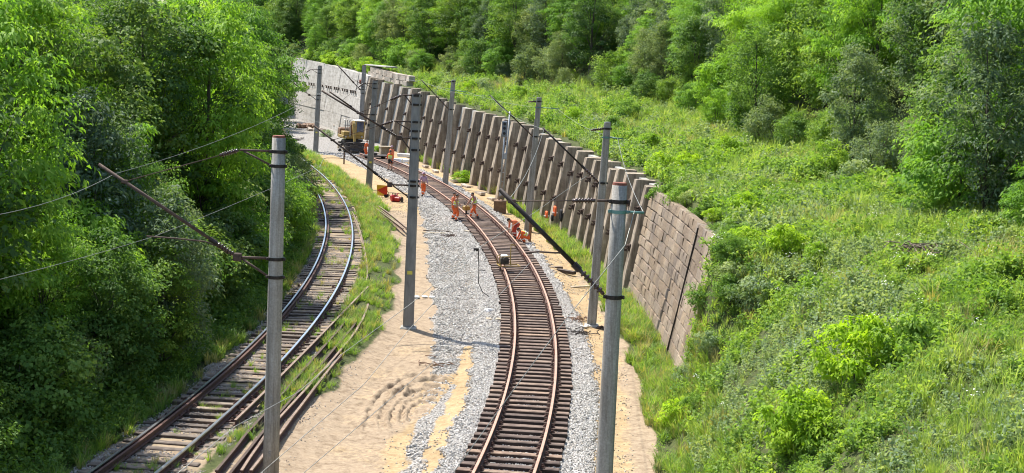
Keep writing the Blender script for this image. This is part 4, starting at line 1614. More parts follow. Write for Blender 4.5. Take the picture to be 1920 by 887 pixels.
def plant(kind, pos, sc, label, cat, group, name=None, which=None, wide=1.0, hide=0.15, defer=False):
    cm, tm, Ht = SPEC[kind][random.randrange(len(SPEC[kind])) if which is None else which]
    name = name or {'locust': 'locust_tree', 'broad': 'broadleaf_tree', 'grey': 'silvery_tree', 'dark': 'dark_tree', 'shrub_dark': 'dark_shrub', 'shrub': 'shrub', 'shrub_locust': 'locust_sapling', 'shrub_grey': 'silvery_shrub', 'bush': 'bush', 'bush_yellow': 'bush', 'bush_grey': 'bush'}[kind]
    if defer:
        CAND.append((kind, pos, sc, label, cat, group, hide, Ht))
        return
    e = empty(name, (pos[0], pos[1], pos[2] - hide * sc), random.uniform(0, 6.28), label, cat, group)
    e.scale = (sc * wide * random.uniform(.92, 1.08), sc * wide * random.uniform(.92, 1.08), sc)
    link('crown', cm, e)
    link('trunk', tm, e)
    TREES.append(e)
    return e


def proj(p):
    q = CAM_M.transposed() @ (Vector(p) - Vector((0, 0, H)))
    if q.z > -1:
        return (-9999, -9999)
    return (960 + F * q.x / -q.z, 443.5 - F * q.y / -q.z)


LOOK = {'locust': 'feathery bright green tree', 'broad': 'dense mid green tree', 'grey': 'silvery grey-green tree', 'dark': 'deep green tree', 'shrub_dark': 'deep green shrub', 'shrub': 'leafy mid green shrub', 'shrub_locust': 'feathery bright green sapling', 'shrub_grey': 'silvery grey-green shrub'}
TYPE = {'locust': 'tree', 'broad': 'tree', 'grey': 'tree', 'dark': 'tree', 'shrub_dark': 'shrub', 'shrub': 'shrub', 'shrub_locust': 'sapling', 'shrub_grey': 'shrub'}

# the wood on the retained hillside
def wood():
    cnt = {}
    rows = [(0.2, 'edge', 3.2), (3.0, 'in', 3.6), (6.5, 'in', 4.0), (11, 'in', 4.6), (16, 'in', 5.0), (23, 'in', 6.0), (32, 'in', 7.0), (44, 'in', 8.5)]
    for off, what, step in rows:
        y = 22.0
        while y < 300:
            fe = float(np.interp(y, FE_Y, FE_U))
            yy = y + random.uniform(-1.2, 1.2)
            x = float(XW(yy)) + fe + off + random.uniform(-1.0, 1.6)
            s = float((XW(yy + 1) - XW(yy - 1)) / 2)
            y += step * random.uniform(0.8, 1.2) * (1.0 if y < 200 else 1.5) / math.hypot(1, s)
            z = float(GH(x, yy))
            p0, p1 = proj((x, yy, z)), proj((x, yy, z + 10))
            if p0[0] < 380 or p0[0] > 2420 or p0[1] < -40:
                continue
            if what == 'edge':
                kind = random.choices(['shrub', 'shrub_grey', 'shrub_locust', 'grey', 'broad', 'locust'], [3, 2.4, 2.6, 1.6, 1.0, 1.0])[0]
                sc = random.uniform(0.55, 1.15) if kind.startswith('shrub') else random.uniform(0.45, 0.8)
            else:
                wts = [5.5, 2.0, 1.6] if p0[0] > 1000 else [4.5, 3.6, 1.0]
                if 900 < p0[0] < 1350 and off < 5:
                    wts = [2.5, 2, 4]
                kind = random.choices(['locust', 'broad', 'grey', 'dark'], wts + [0.8])[0]
                sc = random.uniform(0.62, 1.12)
            if what == 'edge':
                n = cnt.get(kind, 0)
                cnt[kind] = n + 1
                lab = '%s edging the hillside wood, %s of its kind from nearest' % (LOOK[kind], ORD[min(n, len(ORD) - 1)])
                g = 'edge of the hillside wood'
            else:
                lab = '%s in row %s of the hillside wood, %%N nearest' % (LOOK[kind], ['one', 'two', 'three', 'four', 'five', 'six', 'seven', 'eight'][[r_[0] for r_ in rows].index(off)])
                g = 'hillside wood, ' + LOOK[kind] + 's'
            plant(kind, (x, yy, z), sc, lab, TYPE[kind], g, hide=0.4, defer=True)


wood()


def left_bank():
    cnt = {}
    # thicket along the old track
    y = 28.0
    while y < 175:
        yy = y + random.uniform(-.5, .5)
        y += random.uniform(1.7, 2.6) * (1 if y < 80 else 1.5)
        v = -random.uniform(3.3, 4.2)
        x = float(XO(min(yy, 150))) + (-0.36 * max(0, yy - 150)) + v
        kind = random.choices(['shrub', 'shrub_dark', 'shrub_locust', 'shrub_grey'], [3, 4, 1.8, 0.8])[0]
        sc = random.uniform(0.6, 0.95) * (1.0 if yy < 45 else 1.25)
        n = cnt.get(kind, 0)
        cnt[kind] = n + 1
        plant(kind, (x, yy, float(GH(x, yy))), sc, '%s lining the old track, %s of its kind from nearest' % (LOOK[kind], ORD[min(n, len(ORD) - 1)]), TYPE[kind], 'thicket beside the old track', hide=0.25, defer=True)
    rows = [(-5.9, ['shrub', 'shrub_dark', 'shrub_locust', 'shrub_grey', 'dark', 'locust'], [1.2, 1.2, 1.6, 1.2, 3.0, 1.0], 1.15, 2.7), (-9.0, ['dark', 'broad', 'locust', 'grey'], [4.0, 1.2, 2.0, 1.0], 1.0, 3.2), (-13.0, ['dark', 'broad', 'locust', 'grey'], [3, 1, 2, 1], 0.95, 4.0), (-18, ['dark', 'broad', 'locust', 'grey'], [4, 1, 2, 1], 1.0, 4.6), (-24, ['dark', 'broad', 'locust'], [4, 1, 2], 1.1, 5.4), (-32, ['dark', 'locust'], [4, 2], 1.2, 6.5), (-42, ['dark', 'locust'], [4, 2], 1.35, 8)]
    for v, kinds, wts, scb, step in rows:
        y = 26.0
        while y < 260:
            yy = y + random.uniform(-1, 1)
            y += step * random.uniform(0.8, 1.2) * (1 if y < 130 else 1.5)
            x = float(XO(min(yy, 150))) + (-0.36 * max(0, yy - 150)) + v + random.uniform(-1.2, 1.2)
            z = float(GH(x, yy))
            p0, p1 = proj((x, yy, z)), proj((x, yy, z + 9))
            if p0[0] < -260 or p1[1] > 1100 or p0[1] < -60 or yy < 26:
                continue
            kind = random.choices(kinds, wts)[0]
            sc = scb * random.uniform(0.85, 1.2)
            if v > -10 and kind in ('broad', 'locust', 'grey', 'dark'):
                sc *= 0.9 if yy < 52 else 0.85
            plant(kind, (x, yy, z), sc, '%s in row %s above the old track, %%N from nearest' % (LOOK[kind], ['two', 'three', 'four', 'five', 'six', 'seven', 'eight'][[r_[0] for r_ in rows].index(v)]), TYPE[kind], 'wood above the old track, ' + LOOK[kind] + 's', hide=0.4, defer=True)
    for k, (px, py) in enumerate([(478, 222), (492, 232), (503, 222), (512, 214), (522, 209), (500, 205), (485, 207), (530, 205), (470, 240), (508, 240)]):
        p = gz(px, py, 0)
        kind = ['broad', 'locust', 'broad', 'grey', 'broad'][k % 5]
        plant(kind, (p.x, p.y, float(GH(p.x, p.y))), random.uniform(0.8, 1.15), '%s beside the far end of the concrete wall, %%N nearest' % LOOK[kind], 'tree', 'trees at the far end of the concrete wall', hide=0.4, defer=True)
    for kind, px, Y, ztop, lab in [
            ('locust', 385, 62, 12.3, 'tall feathery bright green tree rising above the deep green bank wood'),
            ('grey', 175, 47, 8.9, 'silvery-leaved young tree in front of the deep green bank wood'),
            ('locust', 235, 48, 7.8, 'feathery bright sapling beside the silvery young tree'),
            ('grey', 320, 46, 6.0, 'silvery upright shrub under the big pole arm'),
            ('locust', 90, 41, 6.0, 'broad sunlit feathery shrub under the wires at the picture edge'),
            ('broad', 200, 42, 5.2, 'broad sunlit green shrub under the big pole arm'),
            ('broad', 300, 45, 4.6, 'lower sunlit green shrub near the old track under the arm'),
            ('locust', 420, 84, 12.5, 'slim feathery bright tree behind the tall grey pole'),
            ('shrub_locust', 485, 92, 5.5, 'bright sapling just behind the tall grey pole')]:
        x = at(px, 450, Y).x
        z = float(GH(x, Y))
        plant(kind, (x, Y, z), (ztop - z) / SPEC[kind][0][2], lab, TYPE[kind], 'bright plants before the bank wood', which=0, hide=0.1)
    # closing the cutting where it bends away
    for k in range(110):
        yy = random.uniform(216, 320)
        x = random.uniform(-85, -22) - 0.45 * (yy - 216)
        if yy < 226 and x > float(XW(yy)) - 3 and x < float(XW(yy)) + 2:
            continue
        kind = random.choices(['locust', 'broad', 'grey'], [3, 4, 1])[0]
        plant(kind, (x, yy, float(GH(x, yy))), random.uniform(1.0, 1.5), '%s in the distant wood beyond the far wall, %%N nearest' % LOOK[kind], 'tree', 'distant wood, ' + LOOK[kind] + 's', defer=True)


left_bank()


def grow_visible():
    """plant only trees of which something can be seen, nearest first, and number look-alikes in each row"""
    W_, H_ = 192, 89
    cover = np.zeros((H_, W_))
    gy_, gx_ = np.mgrid[0:H_, 0:W_]
    num = {}
    for kind, pos, sc, label, cat, group, hide, Ht in sorted(CAND, key=lambda c: c[1][1]):
        h = Ht * sc
        a, b = proj(pos), proj((pos[0], pos[1], pos[2] + h))
        cx, cy = (a[0] + b[0]) / 20, (a[1] + b[1]) / 20
        ry = abs(a[1] - b[1]) / 20
        rx = ry * (0.55 if kind.startswith('shrub') else 0.30)
        d = ((gx_ + .5 - cx) / max(rx, .3)) ** 2 + ((gy_ + .5 - cy) / max(ry, .3)) ** 2
        inside = d < 1.15
        beside = 192 <= cx < 245 or -30 < cx <= 0
        if beside and (len(num) >= 0) and random.random() < 0.6 and pos[1] < 90:
            pass
        elif not inside.any() or (inside & (cover < 2.6)).sum() < max(2, 0.06 * inside.sum()):
            continue
        cover += np.where(d < 0.75, 1.0, np.where(inside, 0.45, 0))
        if '%N' in label:
            k = num.get((label, kind), 0)
            num[(label, kind)] = k + 1
            label = label.replace('%N', ORD[min(k, len(ORD) - 1)])
        plant(kind, pos, sc, label, cat, group, hide=hide)


grow_visible()

# bushes standing out on the meadow
KB = {'bush': 'dark green bush', 'bush_yellow': 'bright yellow-green bush', 'bush_grey': 'grey-green bush'}
BUSHES = [
    (1365, 302, 1.15, 'bush_yellow', 'golden-green bush at the top of the meadow'),
    (1428, 375, 0.85, 'bush', 'rounded dark green bush in the middle of the meadow, upper of a pair'),
    (1396, 420, 0.95, 'bush_yellow', 'rounded fresh green bush in the middle of the meadow, lower of a pair'),
    (1470, 478, 0.85, 'bush_yellow', 'small yellow-green bush below the rounded pair on the meadow'),
    (1557, 335, 1.5, 'bush', 'wide dark bush on the upper meadow below the wood'),
    (1605, 355, 1.2, 'bush_grey', 'low grey-green bush beside the wide dark bush on the meadow'),
    (1612, 712, 1.2, 'bush_yellow', 'largest bright yellow-green bush on the lower slope'),
    (1715, 690, 1.0, 'bush', 'mid green bush beside the largest bright bush on the lower slope'),
    (1505, 845, 1.1, 'bush_yellow', 'yellow-green bush low on the slope towards the bottom edge'),
    (1420, 575, 0.9, 'bush_grey', 'silvery leafy bush on the slope beside the stone wall'),
    (1368, 492, 0.7, 'bush', 'green bush hanging over the end of the stone wall'),
    (1372, 452, 0.55, 'bush', 'green bush spilling over the top corner of the stone wall end'),
    (1372, 535, 0.6, 'bush_grey', 'silvery bush halfway down the stone wall end'),
    (1335, 660, 0.6, 'bush_grey', 'silvery bush covering the lower end of the stone wall'),
    (1368, 575, 0.7, 'bush', 'leafy bush covering the middle of the stone wall end'),
    (1312, 770, 0.5, 'bush', 'green bush at the very foot of the stone wall end'),
    (1270, 800, 0.7, 'bush_yellow', 'yellow-green bush on the toe of the slope by the grass strip'),
    (1255, 385, 0.95, 'bush', 'dark ivy bush spilling over the top of the stone wall'),
    (1285, 395, 0.9, 'bush', 'second ivy bush spilling over the top of the stone wall'),
    (1240, 330, 1.0, 'bush_yellow', 'bright bush on the edge above the last concrete ribs'),
    (1290, 330, 1.1, 'bush_yellow', 'tall bright bush above the stone wall'),
    (1215, 290, 1.1, 'bush_yellow', 'bright bush above the near ribs of the wall'),
    (1150, 250, 1.1, 'bush', 'green bush above the middle ribs behind the leaning pole'),
    (1080, 235, 1.1, 'bush_yellow', 'bright bush above the ribbed wall by the weathered pole'),
    (1180, 225, 1.3, 'bush', 'dark green bush on the upper meadow above the leaning pole'),
    (1060, 205, 1.2, 'bush', 'dark bush on the meadow behind the weathered pole'),
    (905, 175, 1.4, 'bush_grey', 'pale silvery bush on the far meadow behind the ribbed wall'),
    (880, 178, 1.2, 'bush_yellow', 'bright bush beside the pale silvery bush on the far meadow'),
    (975, 190, 1.2, 'bush_yellow', 'bright bush on the far meadow above the signal mast'),
    (690, 128, 1.4, 'bush_yellow', 'bright bush on top of the concrete wall by the parapet'),
    (620, 118, 1.5, 'bush_yellow', 'bright bush on top of the far concrete wall'),
    (585, 116, 1.3, 'bush', 'green bush on top of the far concrete wall'),
    (815, 165, 1.3, 'bush', 'green bush above the far ribs beside the parapet'),
    (1530, 500, 0.6, 'bush_yellow', 'small bright bush in the tall grass near the small yellow-green one'),
]
for px, py, sc, kind, lab in BUSHES:
    p = hit(px, py)
    b_ = plant(kind, p, sc * 0.85, lab, 'bush', 'bushes on the slope', wide=1.0)
    b_.scale.z *= 1.15
for k, (yy, uu, sc) in enumerate([(46.2, 0.55, .55), (45.4, 0.2, .45), (46.6, 1.3, .6), (47.3, 1.9, .55), (48.6, 2.05, .55), (50.2, 1.9, .5), (52.0, 1.85, .4), (54.4, 1.9, .42), (57.6, 1.85, .4), (60.8, 1.9, .45)]):
    xx = float(XW(yy)) + uu
    kd = ['bush', 'bush_grey', 'bush', 'bush_yellow'][k % 4]
    plant(kd, (xx, yy, float(GH(xx, yy))), sc, 'overhanging %s on the stone wall, %s from its near end' % (KB[kd].replace('dark ', ''), ORD[k]), 'bush', 'bushes overhanging the stone wall', wide=1.15)
for k in range(13):
    yy = 180.5 + k * 2.9 + random.uniform(-.6, .6)
    xx = float(XW(yy)) + random.uniform(3.1, 4.0)
    plant(['bush_yellow', 'bush', 'bush_yellow'][k % 3], (xx, yy, float(GH(xx, yy))), random.uniform(1.1, 1.7), '%s along the top of the far concrete wall, %s from the parapet' % (KB[['bush_yellow', 'bush', 'bush_yellow'][k % 3]].replace('dark ', ''), ORD[k]), 'bush', 'bushes on top of the far wall')
# plants on the cutting floor
for px, py, sc, kind, lab in [
    (868, 340, 0.85, 'bush_yellow', 'bright leafy plant at the foot of the ribbed wall behind the worker pair'),
    (1195, 560, 0.7, 'bush_grey', 'pale leafy shrub growing against the stone wall foot'),
    (1235, 640, 0.45, 'bush_grey', 'low leafy shrub at the stone wall foot in the grass strip'),
    (590, 375, 0.8, 'bush_yellow', 'bright plant beside the far curve of the old track'),
    (655, 270, 0.9, 'bush', 'scrubby plant at the foot of the concrete wall'),
    (612, 255, 0.8, 'bush_grey', 'scrubby plant beside the spoil behind the far pole'),
    (706, 285, 0.6, 'bush_yellow', 'small plant by the tracks near the excavator')]:
    p = gz(px, py, -0.2)
    plant(kind, (p.x, p.y, float(GH(p.x, p.y))), sc, lab, 'plant', 'plants on the cutting floor', name='plant')


# grass and weeds: nobody could count them
def tuft_mesh(name, seed, n, h, w, spread, mat, curve=0.35):
    r = np.random.default_rng(seed)
    a = r.uniform(0, 2 * PI, n)
    b = np.stack([np.cos(a), np.sin(a), np.zeros(n)], 1)
    base = b * (r.random(n) * spread)[:, None]
    hh = h * r.uniform(0.5, 1.15, n)
    out = unit(b + r.normal(0, 0.4, (n, 3)) * np.array([1, 1, 0]))
    side = np.cross(out, np.array([0, 0, 1.0])) * (w * r.uniform(0.7, 1.3, n))[:, None]
    m1 = base + out * (hh * curve * 0.35)[:, None] + np.array([0, 0, 1]) * (hh * 0.6)[:, None]
    tp = base + out * (hh * curve * r.uniform(0.7, 1.6, n))[:, None] + np.array([0, 0, 1]) * (hh * r.uniform(0.85, 1.05, n))[:, None]
    q1 = np.stack([base - side, base + side, m1 + side * .8, m1 - side * .8], 1)
    q2 = np.stack([m1 - side * .8, m1 + side * .8, tp + side * .12, tp - side * .12], 1)
    var = 0.45 + r.normal(0, 0.2, n)
    return quads_mesh(name, np.concatenate([q1, q2]), np.concatenate([var, var + 0.12]), mat)


def weed_mesh(name, seed, n, h, sp, L, W, mat):
    r = np.random.default_rng(seed)
    k = 7
    stem = r.integers(0, k, n)
    a = r.uniform(0, 2 * PI, k)
    f = r.random(n) ** 0.7
    top = np.stack([np.cos(a) * sp, np.sin(a) * sp, h * r.uniform(0.6, 1.1, k)], 1)
    P = top[stem] * f[:, None] + r.normal(0, 0.06 * h + 0.02, (n, 3))
    P[:, 2] = np.abs(P[:, 2])
    nn = unit(np.array([0, 0, 0.8]) + r.normal(0, 0.5, (n, 3)))
    V = leaf_quads(P, nn, L * r.uniform(0.6, 1.3, n), W * r.uniform(0.7, 1.2, n), r, 0.2)
    return quads_mesh(name, V, 0.45 + r.normal(0, 0.2, n), mat)


def flower_mesh(name, seed):
    r = np.random.default_rng(seed)
    n = 14
    P = np.stack([r.normal(0, .06, n), r.normal(0, .06, n), 0.5 + r.normal(0, .04, n)], 1)
    V = leaf_quads(P, unit(np.array([0, 0, 1.0]) + r.normal(0, .3, (n, 3))), 0.028, 0.028, r)
    return quads_mesh(name, V, np.full(n, .5), M['petal'])


def scatter_green():
    tall = [src('grass_tall_%d' % i, tuft_mesh('grass_tall', 500 + i, 30, 0.52, 0.009, 0.15, M['grass'] if i < 2 else M['grass_dry'])) for i in range(3)]
    weeds = [src('weed_leafy_%d' % i, weed_mesh('weed_leafy', 520 + i, 60, 0.5, 0.20, 0.115, 0.065, M['weed'])) for i in range(3)]
    dark = [src('weed_nettle_%d' % i, weed_mesh('weed_nettle', 530 + i, 60, 0.55, 0.18, 0.10, 0.06, M['leaf_bush'])) for i in range(2)]
    pale = [src('weed_pale_%d' % i, weed_mesh('weed_pale', 540 + i, 56, 0.55, 0.2, 0.11, 0.05, M['weed_mint'])) for i in range(2)]
    # ---- meadow and slope
    P = []
    for y0, y1, dens in ((22, 34, 34), (34, 48, 26), (48, 70, 13), (70, 105, 6.5), (105, 215, 3.0)):
        y = rng.uniform(y0, y1, int((y1 - y0) * 19 * dens))
        u = rng.uniform(-0.2, 18.5, len(y))
        x = XW(y) + u
        fe = np.interp(y, FE_Y, FE_U)
        k = (u < fe + 2.5) & ((y < 46.9) | (u > 1.1 + 0.185 * ZTOP(y))) & ((y < 156) | (y > 180) | (u > 3.2))
        x, y, u = x[k], y[k], u[k]
        P.append(np.stack([x, y, GH(x, y), np.full(len(x), np.interp(dens, [3, 34], [1.5, 0.8]))], 1))
    P = np.concatenate(P)
    x, y, z, s = P.T
    px = (x / y)
    keep = (px < 0.42) | ((px < 0.66) & (rng.random(len(px)) < 0.6))
    x, y, z, s = x[keep], y[keep], z[keep], s[keep]
    n = len(x)
    a = vnoise(x, y, 3.2, 41) + 0.5 * vnoise(x, y, 1.2, 42)
    c = vnoise(x, y, 2.4, 43) + 0.4 * vnoise(x, y, 0.9, 44)
    u = x - XW(y)
    # leafier low on the slope, grassier higher up
    lf = np.clip(0.88 - 0.045 * (u - 2) + 0.55 * a, 0.25, 0.98)
    ty = rng.random(n)
    dry = vnoise(x, y, 4.0, 46) + 0.5 * vnoise(x, y, 1.0, 47)
    gi_ = np.where(rng.random(n) < np.clip(0.04 + 0.45 * dry, 0.01, 0.55), 2, rng.integers(0, 2, n))
    idx = np.where(ty > lf, gi_, np.where(c > 0.35, 6 + rng.integers(0, 2, n), np.where(c < -0.3, 8 + rng.integers(0, 2, n), 3 + rng.integers(0, 3, n))))
    idx = np.clip(idx, 0, 9)
    rot = np.stack([rng.normal(0, 0.12, n), rng.normal(0, 0.12, n), rng.uniform(0, 6.28, n)], 1)
    sc = s * rng.uniform(0.45, 1.2, n) * np.clip(1 + 0.45 * vnoise(x, y, 0.9, 49), 0.6, 1.5)
    srcs = tall + weeds + dark + pale
    names = ['a%d' % i for i in range(len(srcs))]
    for o, nm in zip(srcs, names):
        o.name = 'a_meadow_' + nm
    scatter('meadow_grass', np.stack([x, y, z - 0.03], 1), rot, sc, idx, srcs, 'tall grass and leafy weeds covering the hillside meadow')
    fl = src('umbel', flower_mesh('umbel', 9))
    k = rng.random(n) < 0.004
    m = int(k.sum())
    scatter('meadow_flowers', np.stack([x, y, z], 1)[k], rot[k], np.full(m, 1.0) * rng.uniform(.8, 1.6, m), np.zeros(m), [fl], 'tiny white flower heads dotted through the meadow')
    # ---- cutting floor: strips of grass and weeds
    y = rng.uniform(31, 150, 90000)
    x = np.where(rng.random(len(y)) < 0.72, XO(y) + rng.uniform(-2.6, 5.0, len(y)), XW(y) + rng.uniform(-1.7, 0.6, len(y)))
    s_, g_, t_ = masks(x, y)
    o = x - XO(y)
    on_old = np.abs(o) < 1.35
    dens = np.clip((t_ - 0.45) * 2.2, 0, 1) * np.interp(y, [31, 60, 150], [1, 0.75, 0.35])
    dens = np.where(on_old, 0.02 + 0.5 * np.clip(vnoise(x, y, 1.6, 51) - 0.25, 0, 1), dens * np.where(o < 5.5, 0.55, 1.0))
    dens = dens * np.clip(0.5 + 1.1 * vnoise(x, y, 1.1, 52) + 0.4 * vnoise(x, y, 0.4, 53), 0.03, 1)
    k = rng.random(len(y)) < dens
    x, y, o = x[k], y[k], o[k]
    n = len(x)
    h = np.where(np.abs(o) < 1.35, 0.30, np.where(o < -1.35, 0.55, np.where(o < 5.5, 0.42, 0.6)))
    srcs2 = []
    for nm, ob in zip(['b0', 'b1', 'b2', 'b3', 'b4'], [tuft_mesh('grass_short', 550, 30, 0.6, 0.012, 0.18, M['grass_dry']), tuft_mesh('grass_short', 551, 30, 0.6, 0.012, 0.18, M['weed'], 0.5), tuft_mesh('grass_short', 552, 26, 0.5, 0.014, 0.2, M['weed'], 0.6), weed_mesh('weed_low', 553, 50, 0.35, 0.2, 0.09, 0.05, M['weed']), weed_mesh('weed_low', 554, 50, 0.3, 0.2, 0.09, 0.05, M['leaf_green'])]):
        srcs2.append(src('b_verge_' + nm, ob))
    scatter('verge_grass', np.stack([x, y, GH(x, y) - 0.02], 1), np.stack([rng.normal(0, .1, n), rng.normal(0, .1, n), rng.uniform(0, 6.28, n)], 1), h * rng.uniform(0.7, 1.5, n) * np.interp(y, [31, 60, 150], [1.0, 1.25, 2.0]), rng.choice([0, 1, 2, 3, 4], n, p=[.22, .25, .23, .18, .12]), srcs2, 'bright grass and weeds along the tracks and the wall foot')
    # ---- undergrowth on the shaded bank
    y = rng.uniform(28, 140, 15000)
    x = XO(y) - rng.uniform(1.7, 9.0, len(y))
    n = len(x)
    srcs3 = [src('c_bank_%d' % i, weed_mesh('weed_bank', 560 + i, 70, 0.8, 0.3, 0.13, 0.085, M['leaf_green'] if i < 2 else M['weed'])) for i in range(3)]
    scatter('bank_undergrowth', np.stack([x, y, GH(x, y) - 0.03], 1), np.stack([rng.normal(0, .15, n), rng.normal(0, .15, n), rng.uniform(0, 6.28, n)], 1), rng.uniform(0.7, 1.5, n) * np.interp(XO(y) - x, [1.7, 3.0], [0.5, 1.1]), rng.integers(0, 3, n), srcs3, 'leafy undergrowth on the shaded bank beside the old track')


scatter_green()

# ------------------------------------------------------------------ people
def skin(verts, edges, radii, sub=1):
    """grow one continuous surface around a posed skeleton"""
    me = bpy.data.meshes.new('skel')
    me.from_pydata([tuple(v) for v in verts], edges, [])
    o = bpy.data.objects.new('skel', me)
    COL.objects.link(o)
    o.modifiers.new('skin', 'SKIN')
    if not me.skin_vertices:
        me.attributes.new
    sv = me.skin_vertices[0].data if me.skin_vertices else None
    if sv is None:
        bpy.context.view_layer.objects.active = o
        bpy.ops.mesh.customdata_skin_add()
        sv = me.skin_vertices[0].data
    for i, r in enumerate(radii):
        rr = (r, r) if not hasattr(r, '__len__') else r
        sv[i].radius = rr
        sv[i].use_root = (i == 0)
    if sub:
        m = o.modifiers.new('sub', 'SUBSURF')
        m.levels = sub
        m.render_levels = sub
    dg = bpy.context.evaluated_depsgraph_get()
    out = bpy.data.meshes.new_from_object(o.evaluated_get(dg))
    vs = [tuple(v.co) for v in out.vertices]
    fs = [tuple(p.vertices) for p in out.polygons]
    bpy.data.objects.remove(o)
    bpy.data.meshes.remove(me)
    bpy.data.meshes.remove(out)
    return vs, fs


def ik(a, b, l1, l2, bend):
    """middle joint between a and b for two limb lengths"""
    a, b, bend = Vector(a), Vector(b), Vector(bend)
    d = b - a
    L = min(d.length, (l1 + l2) * 0.998)
    u = d.normalized()
    x = (l1 * l1 - l2 * l2 + L * L) / (2 * L)
    h = math.sqrt(max(0, l1 * l1 - x * x))
    w = (bend - u * bend.dot(u)).normalized()
    return a + u * x + w * h, a + u * L


def person(px, py, z, face, label, pelvis=0.93, lean=0.05, look=0.0, feet=((0.13, 0.02), (-0.13, -0.02)), hands=((0.30, 0.12, 0.80), (-0.30, 0.12, 0.80)), top='orange', vest=None, legs='orange', shorts=False, head='hair', hgt=1.75, boots='black_cloth'):
    p = gz(px, py, z)
    g = z
    ang = math.atan2(face[1], face[0]) - PI / 2
    root = empty('person', (p.x, p.y, g), ang, label, 'person', 'track workers')
    k = hgt / 1.75
    root.scale = (k, k, k)
    P = Vector((0, 0 if lean < 0.6 else -0.10, pelvis))
    d = Vector((0, math.sin(lean), math.cos(lean)))
    f = Vector((0, math.cos(lean), -math.sin(lean)))
    waist, chest, neck = P + d * 0.16, P + d * 0.36, P + d * 0.54
    hd = (d + Vector((0, math.sin(look), math.cos(look) * 0.8))).normalized()
    hc = neck + hd * 0.155
    sh = [P + d * 0.47 + Vector((s * 0.185, 0, 0)) for s in (1, -1)]
    hip = [P + Vector((s * 0.095, 0, -0.06)) for s in (1, -1)]
    kn, an, to = [], [], []
    for i, s in enumerate((1, -1)):
        a = Vector((feet[i][0], feet[i][1], 0.085))
        q, e = ik(hip[i], a, 0.42, 0.43, Vector((s * 0.1, 1, 0.15)))
        kn.append(q)
        an.append(e)
        to.append(e + Vector((s * 0.03, 0.15, -0.045)))
    el, wr = [], []
    for i, s in enumerate((1, -1)):
        q, e = ik(sh[i], Vector(hands[i]), 0.29, 0.26, Vector((s * 0.5, -0.8, -0.2)))
        el.append(q)
        wr.append(e)
    # body: pelvis root, spine, head stub, limbs, hands with five fingers
    V, E, Rr = [P, waist, chest, neck, hc - hd * 0.06], [(0, 1), (1, 2), (2, 3), (3, 4)], [0.13, 0.125, 0.145, 0.06, 0.065]

    def addv(v, r, frm):
        V.append(v)
        Rr.append(r)
        E.append((frm, len(V) - 1))
        return len(V) - 1

    for i, s in enumerate((1, -1)):
        a = addv(hip[i], 0.10, 0)
        a = addv(kn[i], 0.062, a)
        a = addv(an[i], 0.042, a)
        addv(to[i], 0.038, a)
        a = addv(sh[i], 0.062, 2)
        a = addv(el[i], 0.043, a)
        a = addv(wr[i], 0.028, a)
        u = (wr[i] - el[i]).normalized()
        w = u.cross(Vector((s, 0.2, 0.1))).normalized()
        palm = addv(wr[i] + u * 0.075, 0.034, a)
        n_ = w.cross(u).normalized()
        for q in range(4):
            off = (q - 1.5) * 0.021
            L = (0.068, 0.078, 0.074, 0.058)[q]
            b1 = addv(V[palm] + w * off + u * 0.035, 0.0095, palm)
            b2 = addv(V[b1] + u * L * 0.55 + n_ * 0.012, 0.009, b1)
            addv(V[b2] + u * L * 0.35 + n_ * 0.03, 0.008, b2)
        t1 = addv(wr[i] + u * 0.04 + w * 0.045, 0.011, palm)
        addv(V[t1] + u * 0.045 + w * 0.022 + n_ * 0.015, 0.0095, t1)
    m = MB()
    m.add(*skin(V, E, Rr))
    # head with nose and ears, part of the same body mesh
    q = hd.to_track_quat('Z', 'Y').to_matrix()
    hb = MB()
    hb.ball((0, 0, 0), 0.115, 14, 10, (0.78, 0.92, 1.06))
    vs = []
    for x, y, zz in hb.v:
        if zz < -0.03:
            x *= 1 + (zz + .03) * 2.2
        if y > 0.08 and abs(x) < 0.03 and -0.045 < zz < 0.02:
            y += 0.024
        vs.append((x, y, zz))
    hb.v = vs
    hb.ball((0.092, -0.01, -0.005), 0.03, 6, 5, (0.35, 0.7, 1))
    hb.ball((-0.092, -0.01, -0.005), 0.03, 6, 5, (0.35, 0.7, 1))
    fw = f if abs(hd.z) > 0.4 else f
    yv = (f - hd * f.dot(hd)).normalized()
    xv = yv.cross(hd)
    MM = Matrix((xv, yv, hd)).transposed()
    m.add([MM @ Vector(v) + hc for v in hb.v], hb.f)
    m.build('body', M['skin'], root, True)
    for s in (1, -1):
        e = MB()
        e.ball(hc + MM @ Vector((s * 0.036, 0.098, 0.012)), 0.012, 6, 4)
        e.build('eye', M['eye'], root, True)
    mo = MB()
    mo.box(hc + MM @ Vector((0, 0.093, -0.058)), (0.05, 0.012, 0.012), MM)
    mo.build('mouth', M['red_cloth'], root)
    # hair or helmet
    hh = MB()
    r_ = 0.124 if head == 'hair' else 0.142
    for_v = []
    hh.ball((0, 0, 0), r_, 14, 8, (0.80, 0.94, 1.05))
    hh.v = [((x, y, zz) if zz > (0.015 if head != 'hair' else (0.05 if y > 0.03 else -0.03)) else (x * 0.8, y * 0.8, (0.012 if head != 'hair' else (0.045 if y > 0.03 else -0.03)))) for x, y, zz in hh.v]
    if head != 'hair':
        hh.lathe([(0, 0.02), (0.001, 0.150), (0.015, 0.150), (0.016, 0.02)], (0, 0.015, 0.005), (0, 0, 1), 14)
    hh.v = [tuple(MM @ (Vector(v) + Vector((0, -0.008, 0.008))) + hc) for v in hh.v]
    hh.build('hair' if head == 'hair' else 'helmet', M[head], root, True)
    # clothes
    tr = MB()
